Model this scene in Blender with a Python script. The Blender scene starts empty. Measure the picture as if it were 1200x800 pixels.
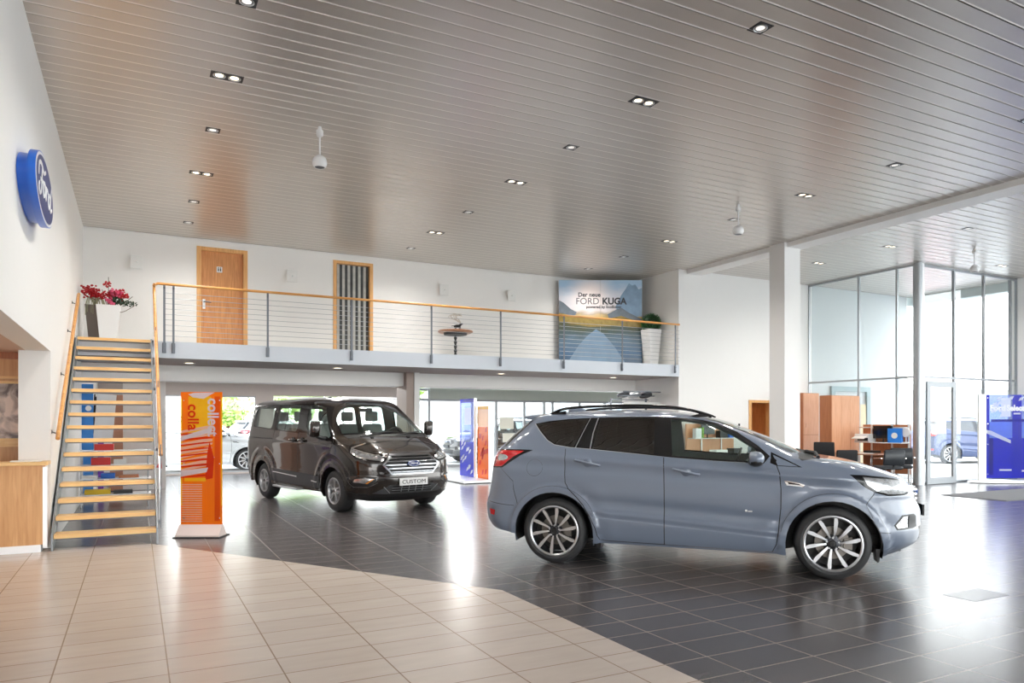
import bpy, bmesh, math, random
import numpy as np
from mathutils import Vector, Matrix
from mathutils.geometry import delaunay_2d_cdt
PI = math.pi
SC = bpy.context.scene
COL = SC.collection
random.seed(7)

def lin(c):
    c = c / 255.0
    return c / 12.92 if c <= .04045 else ((c + .055) / 1.055) ** 2.4
def rgb(r, g, b): return (lin(r), lin(g), lin(b), 1)

MATS = {}
def M(name, col, rough=.5, metal=0, spec=.5, noise=.04, nscale=6, bump=0, bscale=40, coat=0, emit=None, estr=0, alpha=None, stretch=(1, 1, 1)):
    """plain procedural surface: faint noise in colour and roughness"""
    m = bpy.data.materials.new(name); m.use_nodes = True
    nt = m.node_tree; N = nt.nodes; L = nt.links; b = N['Principled BSDF']
    tc = N.new('ShaderNodeTexCoord'); mp = N.new('ShaderNodeMapping'); mp.inputs['Scale'].default_value = stretch
    L.new(tc.outputs['Object'], mp.inputs['Vector'])
    nz = N.new('ShaderNodeTexNoise'); nz.inputs['Scale'].default_value = nscale; nz.inputs['Detail'].default_value = 4
    L.new(mp.outputs['Vector'], nz.inputs['Vector'])
    cr = N.new('ShaderNodeMixRGB'); cr.blend_type = 'MIX'
    c1 = tuple(max(0, x * (1 - noise)) for x in col[:3]) + (1,); c2 = tuple(min(1, x * (1 + noise)) for x in col[:3]) + (1,)
    cr.inputs[1].default_value = c1; cr.inputs[2].default_value = c2
    L.new(nz.outputs['Fac'], cr.inputs[0]); L.new(cr.outputs[0], b.inputs['Base Color'])
    b.inputs['Roughness'].default_value = rough; b.inputs['Metallic'].default_value = metal
    b.inputs['Specular IOR Level'].default_value = spec
    if coat: b.inputs['Coat Weight'].default_value = coat; b.inputs['Coat Roughness'].default_value = .03
    if bump:
        n2 = N.new('ShaderNodeTexNoise'); n2.inputs['Scale'].default_value = bscale
        L.new(mp.outputs['Vector'], n2.inputs['Vector'])
        bp = N.new('ShaderNodeBump'); bp.inputs['Strength'].default_value = bump; bp.inputs['Distance'].default_value = .01
        L.new(n2.outputs['Fac'], bp.inputs['Height']); L.new(bp.outputs['Normal'], b.inputs['Normal'])
    if emit: b.inputs['Emission Color'].default_value = emit; b.inputs['Emission Strength'].default_value = estr
    MATS[name] = m
    return m

def M_glass(name, tint=(1, 1, 1, 1), rough=0.0, ior=1.45, mn=0.0):
    """thin sheet of glass: clear (tinted) transmission plus a fresnel mirror"""
    m = bpy.data.materials.new(name); m.use_nodes = True
    nt = m.node_tree; N = nt.nodes; L = nt.links; N.clear()
    o = N.new('ShaderNodeOutputMaterial'); t = N.new('ShaderNodeBsdfTransparent'); g = N.new('ShaderNodeBsdfGlossy')
    mx = N.new('ShaderNodeMixShader')
    t.inputs['Color'].default_value = tint; g.inputs['Roughness'].default_value = rough; g.inputs['Color'].default_value = (1, 1, 1, 1)
    ge = N.new('ShaderNodeNewGeometry'); dp = N.new('ShaderNodeVectorMath'); dp.operation = 'DOT_PRODUCT'
    L.new(ge.outputs['Normal'], dp.inputs[0]); L.new(ge.outputs['Incoming'], dp.inputs[1])
    ab = N.new('ShaderNodeMath'); ab.operation = 'ABSOLUTE'; L.new(dp.outputs['Value'], ab.inputs[0])
    om = N.new('ShaderNodeMath'); om.operation = 'SUBTRACT'; om.inputs[0].default_value = 1; L.new(ab.outputs[0], om.inputs[1])
    pw = N.new('ShaderNodeMath'); pw.operation = 'POWER'; pw.inputs[1].default_value = 5; L.new(om.outputs[0], pw.inputs[0])
    f0 = ((ior - 1) / (ior + 1)) ** 2 + mn
    ml = N.new('ShaderNodeMath'); ml.operation = 'MULTIPLY_ADD'; ml.inputs[1].default_value = 1 - f0; ml.inputs[2].default_value = f0; L.new(pw.outputs[0], ml.inputs[0]); fac = ml.outputs[0]
    L.new(fac, mx.inputs[0]); L.new(t.outputs[0], mx.inputs[1]); L.new(g.outputs[0], mx.inputs[2]); L.new(mx.outputs[0], o.inputs[0])
    MATS[name] = m
    return m

def M_wood(name, c1, c2, rough=.4, scale=3, axis='z', stretch=14):
    m = bpy.data.materials.new(name); m.use_nodes = True
    nt = m.node_tree; N = nt.nodes; L = nt.links; b = N['Principled BSDF']
    tc = N.new('ShaderNodeTexCoord'); mp = N.new('ShaderNodeMapping')
    s = [stretch, stretch, stretch]; s['xyz'.index(axis)] = 1
    mp.inputs['Scale'].default_value = s
    L.new(tc.outputs['Object'], mp.inputs['Vector'])
    nz = N.new('ShaderNodeTexNoise'); nz.inputs['Scale'].default_value = scale; nz.inputs['Detail'].default_value = 6; nz.inputs['Distortion'].default_value = .6
    L.new(mp.outputs['Vector'], nz.inputs['Vector'])
    r = N.new('ShaderNodeValToRGB'); r.color_ramp.elements[0].position = .3; r.color_ramp.elements[1].position = .7
    r.color_ramp.elements[0].color = c1; r.color_ramp.elements[1].color = c2
    L.new(nz.outputs['Fac'], r.inputs[0]); L.new(r.outputs[0], b.inputs['Base Color'])
    b.inputs['Roughness'].default_value = rough
    MATS[name] = m
    return m

class MB:
    def __init__(s): s.v = []; s.f = []; s.m = []; s.mi = 0
    def mat(s, i): s.mi = i; return s
    def add(s, vs, fs):
        o = len(s.v); s.v += [tuple(v) for v in vs]
        for f in fs: s.f.append(tuple(i + o for i in f)); s.m.append(s.mi)
        return s
    def box(s, x0, x1, y0, y1, z0, z1):
        vs = [(x, y, z) for x in (x0, x1) for y in (y0, y1) for z in (z0, z1)]
        return s.add(vs, [(0, 1, 3, 2), (4, 6, 7, 5), (0, 4, 5, 1), (2, 3, 7, 6), (0, 2, 6, 4), (1, 5, 7, 3)])
    def obox(s, c, sx, sy, sz, rz=0, rx=0, ry=0):
        R = Matrix.Translation(c) @ Matrix.Rotation(rz, 4, 'Z') @ Matrix.Rotation(ry, 4, 'Y') @ Matrix.Rotation(rx, 4, 'X')
        vs = [R @ Vector((x * sx / 2, y * sy / 2, z * sz / 2)) for x in (-1, 1) for y in (-1, 1) for z in (-1, 1)]
        return s.add(vs, [(0, 1, 3, 2), (4, 6, 7, 5), (0, 4, 5, 1), (2, 3, 7, 6), (0, 2, 6, 4), (1, 5, 7, 3)])
    def rbox(s, x0, x1, y0, y1, z0, z1, r=.01, seg=3):
        """box with corners rounded in plan and softened top/bottom edges"""
        pts = []
        for cx, cy, a0 in ((x1 - r, y1 - r, 0), (x0 + r, y1 - r, PI / 2), (x0 + r, y0 + r, PI), (x1 - r, y0 + r, 1.5 * PI)):
            for k in range(seg + 1):
                a = a0 + PI / 2 * k / seg; pts.append((cx + r * math.cos(a), cy + r * math.sin(a)))
        n = len(pts); mx, my = (x0 + x1) / 2, (y0 + y1) / 2
        vs = []; e = r * .5
        for z, q in ((z0, e), (z0 + e, 0), (z1 - e, 0), (z1, e)):
            for x, y in pts:
                dx = (x - mx); dy = (y - my); vs.append((x - (q if dx > 0 else -q), y - (q if dy > 0 else -q), z))
        fs = [tuple(range(n))[::-1], tuple(3 * n + i for i in range(n))]
        for k in range(3):
            for i in range(n): j = (i + 1) % n; fs.append((k * n + i, k * n + j, (k + 1) * n + j, (k + 1) * n + i))
        return s.add(vs, fs)
    def tube(s, path, r, n=8, closed=False, cap=True):
        P = [Vector(p) for p in path]; m = len(P); R = r if isinstance(r, (list, tuple)) else [r] * m
        vs = []; up = None
        for i, p in enumerate(P):
            if closed: d = (P[(i + 1) % m] - P[i - 1])
            else: d = P[min(i + 1, m - 1)] - P[max(i - 1, 0)]
            d.normalize()
            if up is None:
                up = d.orthogonal().normalized()
            up = (up - d * up.dot(d)).normalized(); w = d.cross(up)
            for k in range(n):
                a = 2 * PI * k / n; vs.append(p + (up * math.cos(a) + w * math.sin(a)) * R[i])
        fs = []
        for i in range(m if closed else m - 1):
            j = (i + 1) % m
            for k in range(n):
                l = (k + 1) % n; fs.append((i * n + k, i * n + l, j * n + l, j * n + k))
        if cap and not closed: fs += [tuple(range(n))[::-1], tuple((m - 1) * n + k for k in range(n))]
        return s.add(vs, fs)
    def bar(s, p, q, r, n=8): return s.tube([p, q], r, n)
    def lathe(s, prof, c=(0, 0, 0), axis='z', n=32, cap=True):
        vs = []
        for (r, h) in prof:
            for k in range(n):
                a = 2 * PI * k / n; x, y = r * math.cos(a), r * math.sin(a)
                if axis == 'z': q = (x, y, h)
                elif axis == 'y': q = (x, h, y)
                else: q = (h, x, y)
                vs.append((q[0] + c[0], q[1] + c[1], q[2] + c[2]))
        fs = []
        for i in range(len(prof) - 1):
            for k in range(n):
                l = (k + 1) % n; fs.append((i * n + k, i * n + l, (i + 1) * n + l, (i + 1) * n + k))
        if cap: fs += [tuple(range(n))[::-1], tuple((len(prof) - 1) * n + k for k in range(n))]
        return s.add(vs, fs)
    def prism(s, poly, a0, a1, axis='y', at=(0, 0, 0)):
        """extrude polygon; poly in the two remaining axes"""
        n = len(poly); vs = []
        for a in (a0, a1):
            for (u, w) in poly:
                q = {'y': (u, a, w), 'x': (a, u, w), 'z': (u, w, a)}[axis]
                vs.append((q[0] + at[0], q[1] + at[1], q[2] + at[2]))
        fs = [tuple(range(n)), tuple(range(2 * n - 1, n - 1, -1))]
        for i in range(n): j = (i + 1) % n; fs.append((i, i + n, j + n, j))
        return s.add(vs, fs)
    def ico(s, c, r, sub=1, sq=(1, 1, 1)):
        bm = bmesh.new(); bmesh.ops.create_icosphere(bm, subdivisions=sub, radius=1)
        vs = [(c[0] + v.co.x * r * sq[0], c[1] + v.co.y * r * sq[1], c[2] + v.co.z * r * sq[2]) for v in bm.verts]
        fs = [tuple(v.index for v in f.verts) for f in bm.faces]; bm.free()
        return s.add(vs, fs)
    def build(s, name, mats, parent=None, smooth=False, loc=None, rz=None, fix=True):
        me = bpy.data.meshes.new(name)
        me.from_pydata(s.v, [], s.f)
        if not isinstance(mats, (list, tuple)): mats = [mats]
        for m in mats: me.materials.append(m)
        me.polygons.foreach_set('material_index', s.m)
        if fix:
            bm = bmesh.new(); bm.from_mesh(me); bmesh.ops.recalc_face_normals(bm, faces=bm.faces); bm.to_mesh(me); bm.free()
        if smooth:
            me.polygons.foreach_set('use_smooth', [True] * len(me.polygons))
            me.set_sharp_from_angle(angle=math.radians(smooth if smooth is not True else 40))
        me.update()
        o = bpy.data.objects.new(name, me); COL.objects.link(o)
        if parent: o.parent = parent
        if loc: o.location = loc
        if rz is not None: o.rotation_euler[2] = rz
        return o

def tag(o, label, cat, group=None):
    o['label'] = label; o['category'] = cat
    if group: o['group'] = group
    return o
def thing(name, label, cat, loc=(0, 0, 0), rz=0, group=None):
    o = bpy.data.objects.new(name, None); COL.objects.link(o); o.empty_display_size = .1
    o.location = loc; o.rotation_euler[2] = rz
    return tag(o, label, cat, group)
def struct(o): o['kind'] = 'structure'; return o
def dup(root, loc, rz=None, label=None, group=None, mats=None):
    def cp(o, par):
        c = o.copy(); COL.objects.link(c); c.parent = par
        if mats and c.data:
            for sl in c.material_slots:
                nm = sl.material.name if sl.material else ''
                if nm in mats: sl.link = 'OBJECT'; sl.material = mats[nm]
        for ch in list(o.children): cp(ch, c)
        return c
    r = cp(root, None); r.location = loc
    if rz is not None: r.rotation_euler[2] = rz
    if label: r['label'] = label
    if group: r['group'] = group
    return r

def text_mesh(name, s, size, mat, parent, loc, rot, bold=0, align='CENTER', extrude=.002, shear=0, sx=1, spacing=1):
    cu = bpy.data.curves.new(name, 'FONT'); cu.body = s; cu.size = size; cu.align_x = align; cu.align_y = 'CENTER'
    cu.extrude = extrude; cu.offset = bold; cu.shear = shear; cu.space_character = spacing; cu.resolution_u = 3
    o = bpy.data.objects.new(name, cu); COL.objects.link(o)
    dg = bpy.context.evaluated_depsgraph_get(); me = bpy.data.meshes.new_from_object(o.evaluated_get(dg))
    bpy.data.objects.remove(o); bpy.data.curves.remove(cu)
    me.materials.clear(); me.materials.append(mat)
    if sx != 1:
        for v in me.vertices: v.co.x *= sx
    o = bpy.data.objects.new(name, me); COL.objects.link(o)
    if parent: o.parent = parent
    o.location = loc; o.rotation_euler = rot
    return o
# ---------- materials ----------
white_wall = M('white_plaster', (.84, .83, .81), .75, noise=.01, bump=.02, bscale=120)
grey_wall = M('grey_plaster', (.52, .50, .47), .8, noise=.02)
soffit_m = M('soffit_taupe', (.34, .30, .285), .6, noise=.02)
slab_m = M('slab_edge_grey', (.58, .62, .68), .45, noise=.02)
beamw = M('white_paint', (.86, .85, .83), .5, noise=.01)
alu = M('aluminium', (.42, .44, .46), .4, metal=.8, noise=.02)
alu_l = M('light_aluminium', (.78, .79, .80), .35, metal=.55, noise=.02)
steel = M('brushed_steel', (.13, .14, .16), .42, metal=.6, noise=.03)
steel_w = M('white_steel', (.75, .77, .79), .4, metal=.2, noise=.02)
black_p = M('black_plastic', (.012, .012, .013), .45, noise=.05)
black_g = M('gloss_black', (.006, .006, .007), .08, noise=.02)
dark_fab = M('black_fabric', (.016, .016, .018), .85, noise=.2, nscale=60, bump=.2, bscale=300)
white_p = M('white_plastic', (.8, .8, .8), .35, noise=.01)
paper = M('paper_white', (.82, .82, .80), .7, noise=.03)
red_p = M('red_card', (.62, .02, .015), .4); yellow_p = M('yellow_card', (.8, .55, .02), .5)
blue_p = M('blue_card', (.01, .13, .55), .4); purple_p = M('purple_card', (.16, .03, .35), .5); green_p = M('green_card', (.25, .5, .08), .6)
leaf_m = M('leaf_green', (.02, .15, .02), .5, noise=.5, nscale=30)
leaf_d = M('dark_leaf', (.008, .035, .010), .5, noise=.4, nscale=30)
petal_r = M('red_petals', (.45, .005, .012), .5, noise=.3, nscale=30)
petal_p = M('pink_petals', (.75, .10, .22), .5, noise=.3, nscale=30)
twig_m = M('twig_brown', (.10, .05, .025), .8)
oak_z = M_wood('oak_upright', rgb(222, 158, 98), rgb(196, 130, 76), .38, 3, 'z')
oak_x = M_wood('oak_lying', rgb(246, 208, 146), rgb(226, 178, 112), .38, 3, 'x')
oak_rail = M_wood('oak_rail', rgb(226, 166, 92), rgb(196, 132, 62), .35, 3, 'x', 8)
oak_edge = M_wood('oak_frame', rgb(236, 184, 120), rgb(214, 156, 92), .38, 3, 'z')
oak_counter = M_wood('oak_counter', rgb(226, 176, 122), rgb(206, 150, 96), .4, 2.2, 'z')
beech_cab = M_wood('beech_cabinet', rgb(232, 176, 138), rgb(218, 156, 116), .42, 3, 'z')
beech_dark = M_wood('dark_beech', rgb(196, 126, 84), rgb(176, 108, 68), .42, 3, 'z')  # darker brown beech
pale_wood = M_wood('pale_door_wood', rgb(224, 204, 168), rgb(212, 188, 148), .5, 3, 'z')
table_wood = M_wood('table_wood', rgb(190, 140, 110), rgb(150, 100, 74), .35, 3, 'x')
glass_clear = M_glass('window_glass', (.97, .985, .98, 1), ior=1.5)
glass_teal = M_glass('tinted_glass', (.86, .93, .92, 1), ior=1.5)
rubber = M('tyre_rubber', (.035, .035, .037), .6, noise=.15, nscale=30)
silver = M('machined_silver', (.62, .63, .65), .28, metal=.85, noise=.02)
rim_dark = M('dark_alloy', (.05, .052, .06), .3, metal=.6)
steel_l = M('stair_steel', (.27, .29, .31), .4, metal=.5, noise=.03)
disc_m = M('brake_metal', (.24, .22, .20), .4, metal=.7)
chrome = M('chrome', (.86, .87, .88), .06, metal=1, noise=.0)
chrome_d = M('satin_chrome', (.42, .43, .45), .18, metal=1, noise=0)
badge_blue = M('badge_blue', (.004, .022, .15), .45, noise=.02); badge_side = M('badge_blue_edge', (.01, .13, .62), .3, noise=.02); badge_white = M('badge_white', (.8, .82, .85), .3)

def car_paint(name, col, metal=.35, rough=.32):
    return M(name, col, rough, metal=metal, noise=.03, nscale=2, coat=1.0)
paint_blue = car_paint('blue_grey_paint', (.168, .203, .272), .08, .34)
paint_brown = car_paint('magnetic_brown_paint', (.030, .022, .018), .5, .18)
paint_silver = car_paint('white_silver_paint', (.62, .64, .66), .4, .3)
paint_black = car_paint('black_paint', (.02, .022, .024), .3, .25)
paint_navy = car_paint('navy_paint', (.01, .03, .11), .4, .25)
lamp_red = M('red_lamp', (.55, .004, .008), .12, noise=.05, coat=1); lamp_red.node_tree.nodes['Principled BSDF'].inputs['Emission Color'].default_value = (.5, .0, .005, 1)
lamp_white = M('clear_lamp', (.50, .51, .52), .12, metal=.7, noise=.8, nscale=22, coat=1)
lamp_orange = M('amber_lamp', (.7, .25, .03), .2, coat=1)
glass_priv = M_glass('privacy_glass', (.055, .058, .06, 1), ior=1.6, mn=.05)
glass_car = M_glass('car_glass', (.78, .86, .83, 1), ior=1.5, mn=.02)
trim_black = M('trim_black', (.01, .01, .011), .25)
liner = M('cabin_lining', (.17, .18, .178), .8)
liner_l = M('light_headlining', (.35, .36, .35), .8)
seat_m = M('seat_fabric', (.08, .085, .088), .8, noise=.2, nscale=80)
seat_l = M('seat_light_grey', (.22, .235, .23), .8, noise=.2, nscale=80)
clad_m = M('grey_cladding', (.06, .062, .066), .4, noise=.05)
WM = dict(tyre=rubber, black=black_p, silver=silver, rim_dark=rim_dark, disc=disc_m)
BM = dict(badge_blue=badge_blue, badge_side=badge_side, badge_white=badge_white)
# ---------- vehicle skin: rings of rounded plan outline, cut into panels ----------
def pchip(xs, ys):
    xs = np.array(xs, float); ys = np.array(ys, float); h = np.diff(xs); d = np.diff(ys) / h
    m = np.zeros_like(ys); m[0] = d[0]; m[-1] = d[-1]
    for i in range(1, len(xs) - 1):
        if d[i - 1] * d[i] > 0:
            w1 = 2 * h[i] + h[i - 1]; w2 = h[i] + 2 * h[i - 1]; m[i] = (w1 + w2) / (w1 / d[i - 1] + w2 / d[i])
    def f(x):
        x = np.clip(np.asarray(x, float), xs[0], xs[-1]); i = np.clip(np.searchsorted(xs, x) - 1, 0, len(xs) - 2)
        t = (x - xs[i]) / h[i]; t2 = t * t; t3 = t2 * t
        return (2 * t3 - 3 * t2 + 1) * ys[i] + (t3 - 2 * t2 + t) * h[i] * m[i] + (-2 * t3 + 3 * t2) * ys[i + 1] + (t3 - t2) * h[i] * m[i + 1]
    return f

class Skin:
    """rows: (z, x_front, x_rear, half_width, L_front, e_front, L_rear, e_rear)"""
    def __init__(s, rows, disp=None, PF=1.7, PR=1.5):
        R = np.array(rows, float); dz = np.diff(R[:, 0]); dx = np.abs(np.diff(R[:, 1])) * .6; dw = np.abs(np.diff(R[:, 3]))
        v = np.concatenate([[0], np.cumsum(np.sqrt(dz ** 2 + dx ** 2 + dw ** 2))])
        s.v1 = v[-1]; s.fn = [pchip(v, R[:, k]) for k in range(8)]
        s.PF, s.PR = PF, PR; s.PS = float(R[3, 1] - R[3, 2] - R[3, 4] - R[3, 6]); s.P = PF + s.PS + PR
        s.disp = disp
        s.vt = np.linspace(0, s.v1, 1500); s.zt = s.fn[0](s.vt)
    def base(s, p, v):
        p = np.asarray(p, float); v = np.asarray(v, float)
        z, xf, xr, W, Lf, ef, Lr, er = [f(v) for f in s.fn]
        x = np.zeros_like(z); y = np.zeros_like(z)
        def corner(al, e):
            c = np.abs(np.cos(al)); q = np.abs(np.sin(al)); k = (c ** e + q ** e + 1e-12) ** (-1 / e)
            return k * c, k * q
        a = np.clip(p / s.PF, -1, 1) * PI / 2; cf, sf = corner(a, ef)
        b = np.clip((s.P - p) / s.PR, -1, 1) * PI / 2; cr_, sr = corner(b, er)
        t = np.clip((p - s.PF) / s.PS, 0, 1)
        xs = (xf - Lf) * (1 - t) + (xr + Lr) * t
        x = np.where(p < s.PF, xf - Lf + Lf * cf, np.where(p > s.PF + s.PS, xr + Lr - Lr * cr_, xs))
        y = np.where(p < s.PF, W * sf, np.where(p > s.PF + s.PS, W * sr, W))
        y = np.where((p < 0) | (p > s.P), -y, y)
        return np.stack([x, -y, z], -1)
    def raw(s, p, v):
        P = s.base(p, v)
        if s.disp is not None:
            d = s.disp(P[..., 0], P[..., 1], P[..., 2]); h = 2e-3
            n = np.cross(s.base(np.asarray(p) + h, v) - s.base(np.asarray(p) - h, v), s.base(p, np.asarray(v) + h) - s.base(p, np.asarray(v) - h))
            n /= (np.linalg.norm(n, axis=-1, keepdims=True) + 1e-12)
            if s.sgn is None: s.sgn = 1
            P = P + n * s.sgn * d[..., None]
        return P
    sgn = None
    def pn(s, p, v):
        p = np.asarray(p, float); v = np.asarray(v, float); h = 3e-3
        vc = np.clip(v, h, s.v1 - 2 * h)
        P = s.raw(p, v)
        n = np.cross(s.raw(p + h, vc) - s.raw(p - h, vc), s.raw(p, vc + h) - s.raw(p, vc - h))
        n /= (np.linalg.norm(n, axis=-1, keepdims=True) + 1e-12)
        return P, n * s.orient
    orient = 1
    def fix_orient(s):
        s.sgn = 1
        m = (s.PF + s.PS / 2); P0 = s.base(np.array([m]), np.array([s.v1 * .2])); h = 2e-3
        n = np.cross(s.base(np.array([m + h]), np.array([s.v1 * .2])) - s.base(np.array([m - h]), np.array([s.v1 * .2])),
                     s.base(np.array([m]), np.array([s.v1 * .2 + h])) - s.base(np.array([m]), np.array([s.v1 * .2 - h])))[0]
        if n[1] > 0: s.sgn = -1; s.orient = -1
    def v_of_z(s, z): return float(np.interp(z, s.zt, s.vt))
    def inv(s, kind, a, z):
        if kind == 'p': return (a, z)
        v = s.v_of_z(z)
        if kind == 's': ps = np.linspace(0, s.P, 1200); xs = s.base(ps, np.full_like(ps, v))[:, 0]; return (float(np.interp(-a, -xs, ps)), v)
        if kind == 'f': ps = np.linspace(0, s.PF, 500); ys = -s.base(ps, np.full_like(ps, v))[:, 1]; return (float(np.interp(abs(a), ys, ps)), v)
        if kind == 'r': ps = np.linspace(s.PF + s.PS, s.P, 500); ys = -s.base(ps, np.full_like(ps, v))[:, 1]; return (float(np.interp(-abs(a), -ys, ps)), v)
    def poly(s, pts, step=.03, closed=True):
        out = []; n = len(pts)
        for i in range(n if closed else n - 1):
            A = pts[i]; B = pts[(i + 1) % n]
            if A[0] == B[0]:
                k = max(1, int(math.hypot(A[1] - B[1], A[2] - B[2]) / step))
                for j in range(k): t = j / k; out.append(s.inv(A[0], A[1] + (B[1] - A[1]) * t, A[2] + (B[2] - A[2]) * t))
            else:
                a = s.inv(*A); b = s.inv(*B); k = max(1, int(math.hypot(a[0] - b[0], a[1] - b[1]) / step))
                for j in range(k): t = j / k; out.append((a[0] + (b[0] - a[0]) * t, a[1] + (b[1] - a[1]) * t))
        if not closed: out.append(s.inv(*pts[-1]))
        return out

def strip(s, pts, w, step=.03):
    """thin seam polygon along an open line given in feature coordinates"""
    L = s.poly(pts, step, closed=False); L = [Vector((a, b)) for a, b in L]; a = []; b = []
    for i, q in enumerate(L):
        d = (L[min(i + 1, len(L) - 1)] - L[max(i - 1, 0)]).normalized(); n = Vector((-d.y, d.x)) * w / 2
        a.append(q + n); b.append(q - n)
    return [tuple(x) for x in a + b[::-1]]

def smooth_poly(pts, it=2):
    """round the corners of a closed polygon"""
    for _ in range(it):
        o = []
        for i in range(len(pts)):
            A = pts[i]; B = pts[(i + 1) % len(pts)]
            if A[0] != B[0]: o += [A, B]; continue
            o += [(A[0], A[1] * .75 + B[1] * .25, A[2] * .75 + B[2] * .25), (A[0], A[1] * .25 + B[1] * .75, A[2] * .25 + B[2] * .75)]
        pts = o
    return pts

def round_poly(pts, r, n=4):
    o = []
    for i in range(len(pts)):
        A = pts[i - 1]; B = pts[i]; C = pts[(i + 1) % len(pts)]
        def tow(P, Q):
            d = math.hypot(Q[1] - P[1], Q[2] - P[2]); t = min(.45, r / d); return (P[1] + (Q[1] - P[1]) * t, P[2] + (Q[2] - P[2]) * t)
        a = tow(B, A); c = tow(B, C)
        for k in range(n + 1):
            t = k / n; o.append((B[0], (1 - t) ** 2 * a[0] + 2 * t * (1 - t) * B[1] + t * t * c[0], (1 - t) ** 2 * a[1] + 2 * t * (1 - t) * B[2] + t * t * c[1]))
    return o

def cut_skin(s, feats, gp=.05, gv=.03):
    """feats: list of (key, polygon in (p,v)); later ones win. returns pts, list of (tri, key)"""
    V = []; E = []; PL = []
    for key, poly in feats:
        P = []
        for a, b in poly:
            q = (min(max(a, 0), s.P), min(max(b, 0), s.v1))
            if not P or abs(P[-1][0] - q[0]) + abs(P[-1][1] - q[1]) > 1e-4: P.append(q)
        while len(P) > 1 and abs(P[-1][0] - P[0][0]) + abs(P[-1][1] - P[0][1]) < 1e-4: P.pop()
        o = len(V); V += P; n = len(P); E += [(o + i, o + (i + 1) % n) for i in range(n)]; PL.append(np.array(P))
    fp = np.array(V)
    # boundary + grid
    npp = int(s.P / gp); nv = int(s.v1 / gv); G = []
    for i in range(npp + 1):
        for j in range(nv + 1): G.append((s.P * i / npp, s.v1 * j / nv))
    G = np.array(G); keep = []
    for i0 in range(0, len(G), 400):
        g = G[i0:i0 + 400]; d = np.hypot((g[:, None, 0] - fp[None, :, 0]) / gp, (g[:, None, 1] - fp[None, :, 1]) / gv).min(1)
        edge = (g[:, 0] < 1e-6) | (g[:, 0] > s.P - 1e-6) | (g[:, 1] < 1e-6) | (g[:, 1] > s.v1 - 1e-6)
        keep.append((d > .45) | (edge & (d > .12)))
    keep = np.concatenate(keep); G = G[keep]
    V = [Vector(v) for v in V] + [Vector(v) for v in G]
    for c in ((0, 0), (s.P, 0), (s.P, s.v1), (0, s.v1)): V.append(Vector(c))
    vo, eo, fo, ov, oe, of = delaunay_2d_cdt(V, E, [], 0, 1e-6, True)
    P = np.array([(v[0], v[1]) for v in vo]); T = [tuple(f) for f in fo]
    C = P[np.array(T)].mean(1); lab = np.full(len(T), -1)
    for i, q in enumerate(PL):
        lo = q.min(0); hi = q.max(0); c = np.where((C[:, 0] >= lo[0]) & (C[:, 0] <= hi[0]) & (C[:, 1] >= lo[1]) & (C[:, 1] <= hi[1]))[0]
        if not len(c): continue
        x = C[c, 0][:, None]; y = C[c, 1][:, None]; x1 = q[:, 0]; y1 = q[:, 1]; x2 = np.roll(x1, -1); y2 = np.roll(y1, -1)
        cr = ((y1 > y) != (y2 > y)) & (x < (x2 - x1) * (y - y1) / (np.where(y2 == y1, 1e-12, y2 - y1)) + x1)
        lab[c[cr.sum(1) % 2 == 1]] = i
    tris = [(T[k], feats[lab[k]][0] if lab[k] >= 0 else 'body') for k in range(len(T))]
    return P, tris

def skin_part(s, P, tris, keys, name, mats, parent, offset=0.0, sides=(1, -1), matkey=None):
    """mesh of all triangles whose key is in keys; sides 1 = as is (right), -1 = mirrored"""
    sel = [(t, k) for t, k in tris if k in keys]
    if not sel: return None
    idx = sorted({i for t, _ in sel for i in t}); mp = {g: l for l, g in enumerate(idx)}
    pts, nrm = s.pn(P[idx, 0], P[idx, 1]); pts = pts + nrm * offset
    V = []; Nn = []; F = []; MI = []
    for sd in sides:
        o = len(V); q = pts.copy(); n = nrm.copy()
        if sd < 0: q[:, 1] *= -1; n[:, 1] *= -1
        V += [tuple(x) for x in q]; Nn += [tuple(x) for x in n]
        for t, k in sel:
            f = [mp[i] + o for i in t]
            a, b, c = (q[f[0] - o], q[f[1] - o], q[f[2] - o]); fn = np.cross(b - a, c - a)
            if np.dot(fn, n[f[0] - o]) < 0: f = f[::-1]
            F.append(f); MI.append(matkey[k] if matkey else 0)
    me = bpy.data.meshes.new(name); me.from_pydata(V, [], F)
    for m in (mats if isinstance(mats, (list, tuple)) else [mats]): me.materials.append(m)
    me.polygons.foreach_set('material_index', MI)
    me.polygons.foreach_set('use_smooth', [True] * len(F))
    me.update(); me.normals_split_custom_set_from_vertices(Nn)
    o = bpy.data.objects.new(name, me); COL.objects.link(o); o.parent = parent
    return o

def arc_pts(cx, cz, r, a0, a1, n=18, kind='s', rx=None):
    return [(kind, cx + (rx or r) * math.cos(math.radians(a0 + (a1 - a0) * i / n)), cz + r * math.sin(math.radians(a0 + (a1 - a0) * i / n))) for i in range(n + 1)]

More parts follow.
